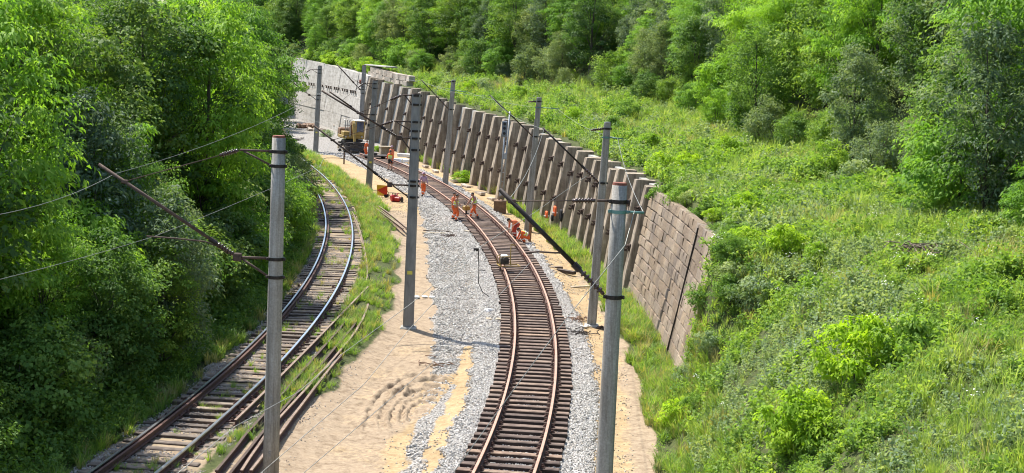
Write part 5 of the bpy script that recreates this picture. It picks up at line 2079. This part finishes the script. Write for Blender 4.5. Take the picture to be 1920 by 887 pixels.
    if shorts:
        tr.add(*skin([P, P + d * 0.08] + [hip[0], hip[0].lerp(kn[0], .8), hip[1], hip[1].lerp(kn[1], .8)], [(0, 1), (0, 2), (2, 3), (0, 4), (4, 5)], [0.155, 0.15, 0.115, 0.095, 0.115, 0.095]))
    else:
        tr.add(*skin([P, P + d * 0.10, hip[0], kn[0], an[0] + Vector((0, 0, .03)), hip[1], kn[1], an[1] + Vector((0, 0, .03))], [(0, 1), (0, 2), (2, 3), (3, 4), (0, 5), (5, 6), (6, 7)], [0.155, 0.15, 0.12, 0.085, 0.075, 0.12, 0.085, 0.075]))
    tro = tr.build('shorts' if shorts else 'trousers', M[legs], root, True)
    if not shorts:
        for i in range(2):
            rb = MB()
            c = kn[i].lerp(an[i], 0.45)
            u = (an[i] - kn[i]).normalized()
            rb.tube([c - u * 0.03, c + u * 0.03], 0.088, 10)
            rb.build('reflective_band', M['reflect'], tro)
    jk = MB()
    jk.add(*skin([P + d * 0.10, waist, chest, neck - d * 0.03, sh[0], el[0], wr[0].lerp(el[0], .15), sh[1], el[1], wr[1].lerp(el[1], .15)], [(0, 1), (1, 2), (2, 3), (2, 4), (4, 5), (5, 6), (2, 7), (7, 8), (8, 9)], [0.155, 0.15, 0.165, 0.075, 0.082, 0.06, 0.048, 0.082, 0.06, 0.048]))
    jk.build('jacket', M[top], root, True)
    if vest:
        vt = MB()
        vt.add(*skin([P + d * 0.06, waist, chest, neck - d * 0.05, sh[0].lerp(chest, .12), sh[1].lerp(chest, .12)], [(0, 1), (1, 2), (2, 3), (2, 4), (2, 5)], [0.18, 0.175, 0.185, 0.09, 0.105, 0.105]))
        vo = vt.build('vest', M[vest], root, True)
        for t in (0.14, 0.28):
            rb = MB()
            c = P + d * t
            rb.tube([c - d * 0.025, c + d * 0.025], 0.197, 14)
            rb.build('reflective_band', M['reflect'], vo)
    for i in range(2):
        b = MB()
        b.add(*skin([an[i] + Vector((0, -0.03, -0.02)), an[i] + Vector((0, -0.045, -0.05)), to[i].lerp(an[i], .35) + Vector((0, 0, -.012)), to[i] + Vector((0, 0.02, 0))], [(0, 1), (0, 2), (2, 3)], [0.062, 0.045, 0.05, 0.042]))
        b.build('boot', M[boots], root, True)
    return root


TO_CAM = (0.1, -1)
AWAY = (0.15, 1)
person(731, 319, 0.02, AWAY, 'worker in yellow-green vest and dark shorts standing on the new track, back turned', vest='hi_vis', top='orange', legs='black_cloth', shorts=True, hands=((0.22, 0.22, 0.95), (-0.24, 0.2, 0.95)), feet=((0.12, 0.05), (-0.12, -0.1)))
person(734, 309, -0.1, (-.6, -1), 'worker in orange shirt and pale helmet behind the one in dark shorts', top='orange_pale', legs='orange', head='lilac')
person(684, 296, -0.1, (.9, -.4), 'worker in orange half hidden by the dark pole near the excavator', top='orange', legs='orange', lean=0.35, hands=((0.25, 0.4, 0.7), (-0.2, 0.4, 0.7)))
person(793, 367, -0.12, (0.35, -1), 'worker in red-orange bib trousers and mauve shirt walking beside the new track', top='lilac', legs='red_cloth' if False else 'orange', head='lilac', feet=((0.11, 0.22), (-0.11, -0.22)), hands=((0.32, 0.02, 0.82), (-0.30, 0.18, 0.84)))
person(849, 411, -0.12, (0.8, -.3), 'worker in pale orange jacket, behind the one in yellow vest at the track edge', top='orange_pale', legs='orange', hands=((0.2, 0.28, 1.0), (-0.2, 0.28, 1.0)), look=0.4)
person(854, 415, -0.12, (0.95, -.15), 'worker in yellow vest and orange trousers standing at the sleeper ends, arms low', vest='hi_vis_y', top='skin', legs='orange', hands=((0.2, 0.20, 0.86), (-0.28, 0.05, 0.82)), look=0.4)
person(889, 409, 0.02, (-0.75, -0.6), 'worker in yellow-green vest striding over the rail with a small yellow machine', vest='hi_vis', top='skin', legs='orange', lean=0.25, feet=((0.18, -0.42), (-0.12, 0.38)), pelvis=0.86, hands=((0.25, 0.48, 0.80), (-0.20, 0.50, 0.78)), look=0.5)
person(967, 446, 0.02, (-0.7, -0.55), 'worker in red bending double over the rail fastenings', top='orange_pale', legs='red_cloth', lean=1.25, pelvis=0.86, feet=((0.16, -0.05), (-0.16, 0.12)), hands=((0.18, 0.42, 0.30), (-0.16, 0.46, 0.28)), look=1.4)
person(986, 457, -0.15, (-0.9, -0.3), 'worker in orange crouching beside the rusty post at the sleeper ends', top='orange', legs='orange', vest='hi_vis_y', lean=0.95, pelvis=0.42, feet=((0.17, 0.06), (-0.17, 0.10)), hands=((0.16, 0.55, 0.22), (-0.14, 0.55, 0.24)), look=1.0)

# ------------------------------------------------------------------ excavator
def make_excavator():
    p = gz(656, 289, -0.25)
    e = empty('excavator', (p.x, p.y + 1.2, float(GH(p.x, p.y)) + 0.02), math.atan2(-0.93, 0.30) - PI / 2, 'yellow wheeled excavator parked at the end of the new track', 'excavator')
    e.scale = (0.92, 0.92, 0.92)
    m = MB()
    m.box((0, 0, 0.95), (1.5, 4.4, 0.5), None, 0.06)
    m.box((0, 1.35, 0.62), (2.0, 0.35, 0.3), None, 0.04)
    m.box((0, -1.35, 0.62), (2.0, 0.35, 0.3), None, 0.04)
    m.box((0, 0.2, 1.28), (2.0, 1.5, 0.2), None, 0.04)
    m.box((0, 2.15, 0.95), (2.1, 0.12, 0.5), None, 0.02)
    m.build('chassis', M['grease'], e)
    for sx in (-1, 1):
        for sy in (-1.35, 1.35):
            t = MB()
            t.lathe([(-.22, .2), (-.22, .44), (-.16, .52), (.16, .52), (.22, .44), (.22, .2)], (sx * 1.02, sy, 0.52), (1, 0, 0), 20)
            for q in range(16):
                a = q / 16 * 2 * PI
                t.box((sx * 1.02, sy + .52 * math.cos(a), .52 + .52 * math.sin(a)), (0.4, 0.06, 0.05), Matrix.Rotation(a, 3, 'X'))
            w = t.build('wheel', M['black_rubber'], e)
            rmb = MB()
            rmb.lathe([(0, .05), (.02, .24), (.10, .26), (.16, .20)], (sx * (1.02 + .10), sy, .52), (sx, 0, 0), 14)
            rmb.build('rim', M['tan'], w)
    m = MB()
    m.box((0, 2.45, 0.55), (2.3, 0.10, 0.55), None, 0.03)
    m.box((0.6, 2.28, 0.75), (0.15, 0.4, 0.15))
    m.box((-0.6, 2.28, 0.75), (0.15, 0.4, 0.15))
    m.build('dozer_blade', M['grease'], e)
    m = MB()
    m.lathe([(0, .7), (0.18, .7)], (0, 0.1, 1.36), (0, 0, 1), 20)
    m.build('slew_ring', M['grease'], e)
    m = MB()
    m.box((0, -0.45, 1.72), (2.35, 3.2, 0.36), None, 0.05)
    m.box((0.75, 0.3, 2.1), (0.75, 1.6, 0.45), None, 0.06)
    up = m.build('upper_deck', M['yellow_paint'], e)
    m = MB()
    m.box((0.0, -1.5, 2.25), (2.3, 1.15, 0.75), None, 0.12)
    m.build('engine_cover', M['brown_paint'], e)
    m = MB()
    m.box((0.0, -2.15, 1.9), (2.3, 0.4, 0.8), None, 0.12)
    m.build('counterweight', M['grease'], e)
    # cab: posts, roof, panes
    cx, cy, cz = -0.68, 0.42, 1.9
    w, l, h = 0.98, 1.55, 1.55
    cab = MB()
    for sx in (-1, 1):
        for sy in (-1, 1):
            cab.box((cx + sx * (w / 2 - .05), cy + sy * (l / 2 - .05), cz + h / 2), (0.1, 0.1, h), None, 0.015)
    cab.box((cx, cy, cz + 0.2), (w - .02, l - .02, 0.4), None, 0.02)
    cab.box((cx, cy, cz + h - 0.42 * 0), (w - .04, l - .04, 0.06))
    c_ = cab.build('cab', M['yellow_paint'], e)
    m = MB()
    m.box((cx, cy, cz + h + 0.06), (w + 0.06, l + 0.08, 0.10), None, 0.04)
    m.box((cx, cy + .1, cz + h + 0.16), (0.4, 0.4, 0.12), None, 0.03)
    m.build('cab_roof', M['white_paint'], c_)
    for nm, c, s in (('front_pane', (cx, cy + l / 2 - .03, cz + .93), (w - .2, .02, 1.08)), ('side_pane', (cx - w / 2 + .03, cy, cz + .93), (.02, l - .2, 1.08)), ('side_pane', (cx + w / 2 - .03, cy, cz + .93), (.02, l - .2, 1.08)), ('rear_pane', (cx, cy - l / 2 + .03, cz + .93), (w - .2, .02, 1.08))):
        m = MB()
        m.box(c, s)
        m.build(nm, M['glass'], c_)
    m = MB()
    m.box((cx, cy - .2, cz + .5), (.5, .5, .2), None, .05)
    m.box((cx, cy - .42, cz + .85), (.5, .14, .7), None, .05)
    m.build('seat', M['black_rubber'], c_)
    for sx in (-1,):
        m = MB()
        m.tube([(cx + sx * w / 2, cy + l / 2, cz + 1.3), (cx + sx * (w / 2 + .35), cy + l / 2 + .15, cz + 1.3)], .02, 6)
        m.box((cx + sx * (w / 2 + .4), cy + l / 2 + .15, cz + 1.2), (.2, .05, .32), None, .02)
        m.build('mirror', M['black_rubber'], c_)
    # boom, stick, tool
    def beam(name, pts, ws, hs, mat, parent):
        b = MB()
        vs, fs = [], []
        for i, p_ in enumerate(pts):
            p_ = Vector(p_)
            a = Vector(pts[max(0, i - 1)])
            c = Vector(pts[min(len(pts) - 1, i + 1)])
            t = (c - a).normalized()
            n = Vector((1, 0, 0)).cross(t).normalized()
            for x, y in ((-1, -1), (1, -1), (1, 1), (-1, 1)):
                vs.append(p_ + Vector((1, 0, 0)) * x * ws[i] / 2 + n * y * hs[i] / 2)
        for i in range(len(pts) - 1):
            for q in range(4):
                a, c = i * 4 + q, i * 4 + (q + 1) % 4
                fs.append((a, c, c + 4, a + 4))
        fs += [(3, 2, 1, 0), tuple(range(len(vs) - 4, len(vs)))]
        b.add(vs, fs)
        return b.build(name, mat, parent)

    bo = beam('boom', [(0.22, 0.55, 1.95), (0.22, 0.75, 2.6), (0.22, 1.2, 3.25), (0.22, 1.9, 3.3)], [.32, .34, .34, .28], [.35, .45, .45, .3], M['brown_paint'], e)
    stk = beam('stick', [(0.22, 1.75, 3.5), (0.22, 2.0, 3.2), (0.22, 2.75, 1.3)], [.26, .28, .24], [.25, .4, .22], M['yellow_paint'], e)
    m = MB()
    m.tube([(0.22, 1.35, 3.55), (0.22, 1.75, 3.5)], .05, 8)
    m.tube([(0.22, 0.9, 3.0), (0.22, 1.4, 3.55)], .08, 8)
    m.build('stick_cylinder', M['galv'], bo)
    for sx in (0.0, 0.44):
        m = MB()
        m.tube([(sx, 1.15, 1.75), (sx, 1.3, 2.5)], .075, 8)
        m.tube([(sx, 1.3, 2.5), (sx, 1.42, 3.05)], .045, 8)
        m.build('boom_cylinder', M['galv'], bo)
    m = MB()
    m.box((0.22, 2.8, 1.2), (0.3, 0.3, 0.25), None, .04)
    prof = [(-.35, .95), (-.38, .55), (-.2, .25), (.15, .15), (.35, .3), (.3, .4), (.12, .3), (-.15, .4), (-.25, .6), (-.22, .95)]
    n = len(prof)
    vs = [(0.22 + sx * .42, 2.85 + y, z) for sx in (-1, 1) for y, z in prof]
    fs = [(i, (i + 1) % n, n + (i + 1) % n, n + i) for i in range(n)] + [tuple(reversed(range(n))), tuple(range(n, 2 * n))]
    m.add(vs, fs)
    for q in range(4):
        m.box((0.22 - .33 + q * .22, 3.22, .36), (.08, .16, .05))
    m.build('bucket', M['grease'], stk)
    m = MB()
    for sx in (-.2, 0, .2):
        m.tube([(0.5 + sx, -0.2, 2.3), (0.5 + sx, -0.2, 3.3), (0.5 + sx * 1.6, -0.1, 3.55)], .05, 6)
    m.box((0.5, -0.2, 2.95), (.62, .12, .12))
    m.build('grab_tines', M['galv'], up)
    m = MB()
    m.tube([(-0.2, 0.9, 1.9), (-0.2, 0.9, 2.9)], .022, 6)
    m.tube([(1.1, -1.9, 2.6), (1.1, -1.9, 3.4)], .02, 6)
    m.build('handrail', M['yellow_paint'], up)
    for sx in (-.9, .9):
        m = MB()
        m.ball((sx, 1.2, 1.75), .09, 8, 6)
        m.build('headlight', M['glaze_white'], up)


make_excavator()

# ------------------------------------------------------------------ site clutter
def place(o, px, py, z, dz=0.0, rz=0.0):
    p = gz(px, py, z)
    o.location = (p.x, p.y, z + dz)
    o.rotation_euler = (0, 0, rz)
    return p


# signal mast by the wall
p = gz(937, 400, -0.3)
mast = empty('signal_mast', (p.x, p.y, float(GH(p.x, p.y))), 0, 'grey tubular signal mast on a concrete block, standing before the ribbed wall', 'signal mast')
m = MB()
m.box((0, 0, 0.4), (0.85, 0.85, 0.9), None, 0.04, 0.9)
m.build('foundation', M['brown_paint'], mast)
for s, hgt in ((-0.09, 6.2), (0.16, 6.95)):
    m = MB()
    m.tube([(s, 0, 0.8), (s + 0.24, 0, hgt)], 0.055, 8)
    m.build('mast_tube', M['galv'], mast, True)
m = MB()
for k in range(16):
    z = 1.2 + k * 0.31
    x0 = -0.09 + 0.24 * (z - .8) / 5.4
    m.tube([(x0, -0.03, z), (x0 + 0.24, -0.03, z + 0.02)], 0.014, 5)
m.build('ladder', M['galv'], mast)
m = MB()
m.box((0.08, -0.08, 5.75), (0.36, 0.10, 1.1), None, 0.05)
m.build('signal_head', M['board_grey'], mast)
for z in (5.45, 5.8, 6.1):
    l = MB()
    l.lathe([(0, .09), (.1, .1)], (0.08, -0.13, z), (0, -1, 0), 10)
    l.build('signal_lens', M['ink'], mast)
m = MB()
m.box((0.2, -.1, 3.9), (.22, .2, .45), None, .03)
m.box((-0.02, -.1, 1.3), (.18, .16, .35), None, .03)
m.build('cable_box', M['galv'], mast)

# warning board
p = gz(716, 370, -0.28)
wb = empty('warning_board', (p.x, p.y, float(GH(p.x, p.y))), R(-15), 'square warning board of red and yellow triangles leaning beside the sand', 'sign')
m = MB()
m.box((0, 0, 0.5), (0.82, 0.03, 0.78))
m.build('board', M['sign_yellow'], wb)
m = MB()
m.add([(-.41, -.022, .5), (.41, -.022, .11), (.41, -.022, .89), (-.41, -.018, .5), (.41, -.018, .11), (.41, -.018, .89)], [(0, 1, 2), (5, 4, 3), (0, 3, 4, 1), (1, 4, 5, 2), (2, 5, 3, 0)])
m.build('red_triangle', M['sign_red'], wb)
m = MB()
m.tube([(0.3, .02, .7), (0.55, .35, 0)], .02, 6)
m.tube([(-0.3, .02, .7), (-0.45, .35, 0)], .02, 6)
m.build('prop_leg', M['dark_steel'], wb)

m = MB()
m.add(*skin([Vector((0, 0, .14)), Vector((.22, 0, .16)), Vector((-.2, .05, .12)), Vector((.05, .1, .24))], [(0, 1), (0, 2), (0, 3)], [.14, .12, .12, .1]))
o = m.build('bag', M['black_cloth'], None, True)
place(o, 724, 371, -0.3)
tag(o, 'slumped black bag lying beside the red and yellow board', 'bag')
p = gz(739, 378, -0.3)
fc = empty('fuel_can', (p.x, p.y, float(GH(p.x, p.y))), 0.4, 'red plastic fuel can with a dark handle lying on the sand', 'fuel can')
m = MB()
m.box((0, 0, .25), (.5, .32, .5), None, .08)
m.tube([(.18, 0, .5), (.3, 0, .62)], .05, 8)
m.build('can_body', M['red_plastic'], fc)
m = MB()
m.tube([(-.16, 0, .5), (-.14, 0, .6), (.05, 0, .6), (.08, 0, .5)], .03, 6)
m.build('handle', M['ink'], fc)
p = gz(746, 379, -0.3)
tb = empty('power_tool', (p.x, p.y, float(GH(p.x, p.y))), -0.5, 'red motor tool lying on the sand next to the fuel can', 'tool')
m = MB()
m.box((0, 0, .2), (.42, .34, .34), None, .08)
m.build('motor', M['red_plastic'], tb)
m = MB()
m.lathe([(0, .05), (.02, .19), (.05, .19), (.06, .05)], (.3, 0, .2), (1, 0, .1), 14)
m.build('disc_guard', M['dark_steel'], tb)
m = MB()
m.tube([(-.2, 0, .2), (-.4, 0, .35), (-.35, 0, .5), (-.05, 0, .42)], .025, 6)
m.build('handle', M['ink'], tb)

# rail machine on the track
p = gz(950, 502, 0.17)
rm = empty('rail_machine', (p.x - 0.15, p.y, 0.17), math.atan2(0.97, -0.22) - PI / 2, 'small yellow rail drilling machine with upright handle standing over the left rail', 'machine')
m = MB()
m.tube([(-.25, -.45, .12), (-.25, .45, .12)], .03, 6)
m.tube([(.75, -.4, .12), (.75, .4, .12)], .03, 6)
m.tube([(-.25, -.35, .12), (.75, -.3, .12)], .03, 6)
m.tube([(-.25, .35, .12), (.75, .3, .12)], .03, 6)
m.tube([(-.25, -.35, .12), (-.3, -.3, .55), (.25, -.25, .6), (.3, -.3, .12)], .025, 6)
m.tube([(-.25, .35, .12), (-.3, .3, .55), (.25, .25, .6), (.3, .3, .12)], .025, 6)
m.build('frame', M['yellow_paint'], rm)
m = MB()
m.box((0, 0, .35), (.42, .42, .36), None, .06)
m.tube([(0, -.2, .45), (0, -.32, .45)], .09, 10)
m.build('engine', M['grease'], rm)
m = MB()
m.box((.02, 0, .58), (.34, .3, .12), None, .04)
m.build('fuel_tank', M['plastic_white'], rm)
m = MB()
m.tube([(.35, .1, .12), (.36, .15, 1.0), (.36, .16, 1.12), (.62, .16, 1.1)], .025, 6)
m.build('handle', M['yellow_paint'], rm)
for y in (-.4, .4):
    w = MB()
    w.lathe([(0, .03), (.0, .09), (.05, .09), (.05, .12), (.07, .12), (.07, .03)], (-.03, y, .06), (1, 0, 0), 12)
    w.build('wheel', M['dark_steel'], rm)
p = gz(874, 402, 0.17)
rm2 = empty('rail_machine', (p.x, p.y, 0.17), 0.6, 'small yellow machine held by the striding worker over the rail', 'machine')
m = MB()
m.box((0, 0, .42), (.4, .34, .32), None, .07)
m.build('engine_cover', M['yellow_paint'], rm2)
m = MB()
m.tube([(0, 0, .3), (0, 0, .02)], .06, 8)
m.box((0, 0, .04), (.3, .2, .05))
m.build('spindle', M['dark_steel'], rm2)
m = MB()
m.tube([(-.3, -.1, .62), (.1, -.1, .66), (.5, .1, .66)], .02, 6)
m.tube([(-.1, .1, .55), (-.1, .1, .75), (.35, .25, .75)], .02, 6)
m.build('handlebar', M['ink'], rm2)

# rusty post by the crouching worker, wooden blocks, timber
p = gz(992, 459, -0.3)
m = MB()
m.tube([(0, 0, -.2), (0.05, 0, 1.25)], .09, 8)
m.box((0.05, 0, 1.27), (.2, .2, .04))
o = m.build('marker_post', M['brown_paint'])
o.location = (p.x, p.y, float(GH(p.x, p.y)))
tag(o, 'short rusty post beside the crouching worker', 'post')
for px, py, rz, L, lab in [(1041, 506, 0.5, 0.75, 'short dark sleeper offcut lying on the sand by the track, upper one'), (1062, 513, -0.75, 1.1, 'longer grey sleeper offcut lying on the sand by the track, lower one')]:
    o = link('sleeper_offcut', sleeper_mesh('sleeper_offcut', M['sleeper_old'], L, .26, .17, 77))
    place(o, px, py, -0.3, .19, rz)
    tag(o, lab, 'wood block')
for i, (px, py, rz, L, lab) in enumerate([(815, 436, 0.1, 1.5, 'grey plank lying on the ballast left of the workers'), (823, 431, 0.03, 1.9, 'thin bar lying on the ballast beside the plank'), (882, 437, -.7, 0.9, 'pale broken board by the sleeper ends below the striding worker'), (868, 349, -.25, 1.7, 'weathered board lying along the wall foot by the bright plant'), (1085, 535, 0.5, 1.2, 'broken grey plank on the sand beside the leaning pole foot')]):
    m = MB()
    m.box((0, 0, .04), (L, .16 if i != 1 else .05, .06), None, .01)
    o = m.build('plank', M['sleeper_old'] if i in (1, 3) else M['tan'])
    p = place(o, px, py, -.2, 0, rz)
    o.location.z = float(GH(p.x, p.y)) + 0.02
    tag(o, lab, 'plank', 'stray boards')

# clothes hung on the wall
def hung(px, py, name, label, mat, w, h, shape):
    # nearest rib front under this pixel
    best = None
    d = ray(px, py)
    for i, (c, t, n, zt) in rib_of.items():
        # intersect with the leaning front plane
        nn = (n - Vector((0, 0, LEAN))).normalized()
        den = d.dot(nn)
        s = (c - Vector((0, 0, H))).dot(nn) / den
        q = Vector((0, 0, H)) + d * s
        a = abs((q - c).dot(t))
        if best is None or a < best[0]:
            best = (a, q, c, t, n)
    a, q, c, t, n = best
    rz = math.atan2(n.y, n.x) - PI / 2
    e = empty(name, q - n * 0.16, rz, label, 'jacket', 'clothes hung on the wall')
    m = MB()
    m.add(*skin([Vector((0, 0, 0)), Vector((0, -.02, -h * .35)), Vector((0.02, 0, -h * .8)), Vector((w * .42, -.02, -h * .12)), Vector((w * .62, -.03, -h * .62)), Vector((-w * .42, -.02, -h * .12)), Vector((-w * .6, -.03, -h * .66))], [(0, 1), (1, 2), (0, 3), (3, 4), (0, 5), (5, 6)], [(.08, .06), (w * .36, .09), (w * .40, .10), .075, .06, .075, .06]))
    m.build('cloth', M[mat], e, True)
    if shape == 'jacket':
        r_ = MB()
        r_.tube([(0, -.02, -h * .5 - .03), (0, -.02, -h * .5 + .03)], w * .40, 10)
        r_.build('reflective_band', M['reflect'], e)
    h_ = MB()
    h_.tube([(0, .16, .08), (0, .0, .06), (0, -.02, .0)], .015, 5)
    h_.build('hook', M['rust'], e)


hung(1046, 386, 'hung_jacket', 'bright orange work jacket hung high on the ribbed wall', 'orange', .5, .85, 'jacket')
hung(1030, 396, 'hung_jacket', 'smaller orange work jacket hung on the ribbed wall, beside the bright one', 'orange', .42, .6, 'jacket')
hung(1058, 392, 'hung_jacket', 'black jacket hung on the ribbed wall above the grass', 'black_cloth', .42, 1.0, 'coat')
hung(1041, 402, 'hung_bag', 'dark bag hanging below the orange jackets on the wall', 'black_cloth', .3, .55, 'bag')

# rags, sacks, twigs
def heap(px, py, name, label, mat, n, size, flatness=.6, cat='debris', seed=1, sticks=False):
    r = random.Random(seed)
    p = gz(px, py, -.28)
    z = float(GH(p.x, p.y))
    m = MB()
    for k in range(n):
        c = Vector((r.gauss(0, size * .45), r.gauss(0, size * .45), 0))
        if sticks:
            a = r.uniform(0, 3.14)
            L = size * r.uniform(.3, .8)
            d = Vector((math.cos(a), math.sin(a), r.uniform(-.1, .3))) * L
            m.tube([c - d / 2 + Vector((0, 0, .05)), c + Vector((0, 0, .1)) + Vector((r.gauss(0, .05), r.gauss(0, .05), 0)), c + d / 2 + Vector((0, 0, .05))], .018, 5)
        else:
            b = MB()
            b.ball((0, 0, 0), size * r.uniform(.2, .42), 8, 6, (1, 1, flatness))
            m.add([Vector(v) * r.uniform(.8, 1.2) + c + Vector((0, 0, size * .15)) for v in b.v], b.f)
    o = m.build(name, M[mat], None)
    o.location = (p.x, p.y, z)
    tag(o, label, cat)


heap(918, 592, 'plastic_bag', 'crumpled translucent plastic bag on the ballast left of the track', 'plastic_white', 3, .38, .8, 'bag', 3)
heap(918, 606, 'rag_heap', 'crumpled pale rags on the ballast just below the plastic bag', 'tan', 4, .36, .5, 'rags', 4)
heap(790, 558, 'sack', 'crumpled white sack on the sand beside the yellow-tagged pole', 'plastic_white', 4, .42, .4, 'sack', 5)
heap(851, 444, 'twig_heap', 'small heap of rusty brown twigs on the ballast', 'rust', 26, .7, cat='twigs', seed=6, sticks=True)
heap(1080, 606, 'twig_heap', 'tangle of brown roots on the ballast right of the track', 'brown_paint', 24, .8, cat='twigs', seed=7, sticks=True)
heap(1085, 632, 'twig_heap', 'dark flat tangle of wire on the ballast right of the track', 'dark_steel', 22, .8, cat='wire tangle', seed=8, sticks=True)
heap(1096, 617, 'sack', 'scrap of white cloth on the ballast by the tangle of roots', 'plastic_white', 3, .3, .4, 'cloth', 9)
heap(1129, 616, 'rust_heap', 'lump of rusty scrap beside the foot of the leaning pole', 'rust', 5, .3, .8, 'scrap', 10)
heap(820, 686, 'twig_heap', 'few brown roots lying on the churned sand by the ruts', 'brown_paint', 10, .8, cat='twigs', seed=11, sticks=True)
heap(575, 240, 'spoil_heap', 'brown spoil heap with stumps in front of the far concrete wall', 'brown_paint', 9, 1.5, .8, 'spoil heap', 12)
heap(600, 246, 'spoil_heap', 'low grey rubble heap behind the far dark pole', 'masonry_pale', 9, 1.2, .5, 'rubble', 13)
heap(640, 243, 'spoil_heap', 'pale rubble heap behind the excavator', 'masonry_pale', 12, 1.6, .4, 'rubble', 14)
heap(545, 262, 'spoil_heap', 'low reddish earth heap at the far bend of the cutting', 'clod', 10, 1.6, .3, 'earth heap', 15)

bp = hit(1725, 494)
r_ = random.Random(31)
m = MB()
for k in range(46):
    a = r_.uniform(0, 3.14)
    L = r_.uniform(.3, .8)
    c = Vector((r_.gauss(0, .45), r_.gauss(0, .25), .25 + r_.random() * .3))
    d = Vector((math.cos(a), math.sin(a), r_.uniform(-.3, .5))) * L
    m.tube([c - d / 2, c + Vector((r_.gauss(0, .05), r_.gauss(0, .05), .03)), c + d / 2], .014, 5)
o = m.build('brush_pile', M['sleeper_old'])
o.location = bp
tag(o, 'low pile of dry grey brushwood lying in the meadow grass', 'brushwood')
# cabinet, slabs near the excavator
p = gz(722, 297, -.2)
o = empty('trackside_cabinet', (p.x, p.y, float(GH(p.x, p.y))), .35, 'open tan trackside cabinet standing near the ribbed wall behind workers', 'cabinet')
m = MB()
m.box((0, .25, .55), (1.1, .1, 1.1), None, .02)
m.box((-.5, 0, .55), (.1, .6, 1.1), None, .02)
m.box((.5, 0, .55), (.1, .6, 1.1), None, .02)
m.box((0, 0, 1.12), (1.2, .75, .08), None, .02)
m.box((0, 0, .06), (1.1, .6, .1), None, .02)
m.build('case', M['tan'], o)
for k, (px, py, rz, lab) in enumerate([(762, 299, -.4, 'upper white concrete slab of a stack at the wall foot'), (757, 304, -.35, 'lower white concrete slab of a stack at the wall foot'), (745, 306, -.1, 'small white concrete chunk beside the slab stack'), (690, 275, .3, 'white concrete lump at the wall foot beside the excavator')]):
    m = MB()
    m.box((0, 0, .2), (1.7 - .4 * k, .6, .34), None, .04)
    m.v = [(x + random.uniform(-.04, .04), y + random.uniform(-.04, .04), z + random.uniform(-.03, .03)) for x, y, z in m.v]
    b = m.build('concrete_slab', M['plastic_white'])
    p = place(b, px, py, -.2, 0, rz)
    b.location.z = float(GH(p.x, p.y)) + (.02 if k else .3)
    tag(b, lab, 'slab', 'white slabs near the excavator')
# bogie of track parts by the excavator
p = gz(706, 299, -.1)
o = empty('track_trolley', (p.x, p.y, float(GH(p.x, p.y))), .4, 'low dark flat trolley of track parts beside the new track by the dark pole', 'trolley')
m = MB()
m.box((0, 0, .42), (2.2, 1.2, .14), None, .02)
m.box((-.4, 0, .6), (.7, .8, .25), None, .04)
m.build('deck', M['grease'], o)
for sx in (-.8, .8):
    w = MB()
    w.lathe([(-.6, .2), (-.52, .2), (-.52, .05), (.52, .05), (.52, .2), (.6, .2)], (sx, 0, .2), (0, 1, 0), 12)
    w.build('wheel_set', M['dark_steel'], o)

# back boards of trackside signals at the far bend
for k, (px, py, lab) in enumerate([(516, 190, 'grey round-topped board on a post at the far bend, partly behind leaves'), (528, 192, 'larger grey round-topped board on a post beside the far concrete wall')]):
    Y = 168 + k * 3
    c = at(px, py, Y)
    e = empty('signal_board', (c.x, c.y, float(GH(c.x, c.y))), 0, lab, 'board')
    zc = c.z - e.location.z
    m = MB()
    n = 16
    prof = [(.75 * math.cos(PI * i / n), .6 + .75 * math.sin(PI * i / n)) for i in range(n + 1)] + [(-.75, -1.0), (.75, -1.0)]
    q = len(prof)
    vs = [(x, -.03, zc + z) for x, z in prof] + [(x, .03, zc + z) for x, z in prof]
    m.add(vs, [tuple(range(q)), tuple(reversed(range(q, 2 * q)))] + [(i, q + i, q + (i + 1) % q, (i + 1) % q) for i in range(q)])
    m.build('panel', M['board_grey'], e)
    m = MB()
    m.tube([(0, .08, -.2), (0, .08, zc + .8)], .06, 8)
    m.build('post', M['galv'], e)
# short rusty post with rod in the grass strip
p = gz(645, 303, -.1)
o = empty('marker_post', (p.x, p.y, float(GH(p.x, p.y))), 0, 'short rusty post with a bent rod in the grass near the excavator', 'post')
m = MB()
m.tube([(0, 0, -.2), (0, 0, 1.1)], .07, 8)
m.build('stem', M['rust'], o)
m = MB()
m.tube([(0, 0, .5), (-.6, 0, .55), (-1.6, 0, .5), (-2.6, 0, .3), (-2.65, 0, .05)], .03, 6)
m.tube([(0, 0, .7), (.9, 0, .65), (1.4, 0, .2)], .025, 6)
m.build('rod', M['rust'], o)
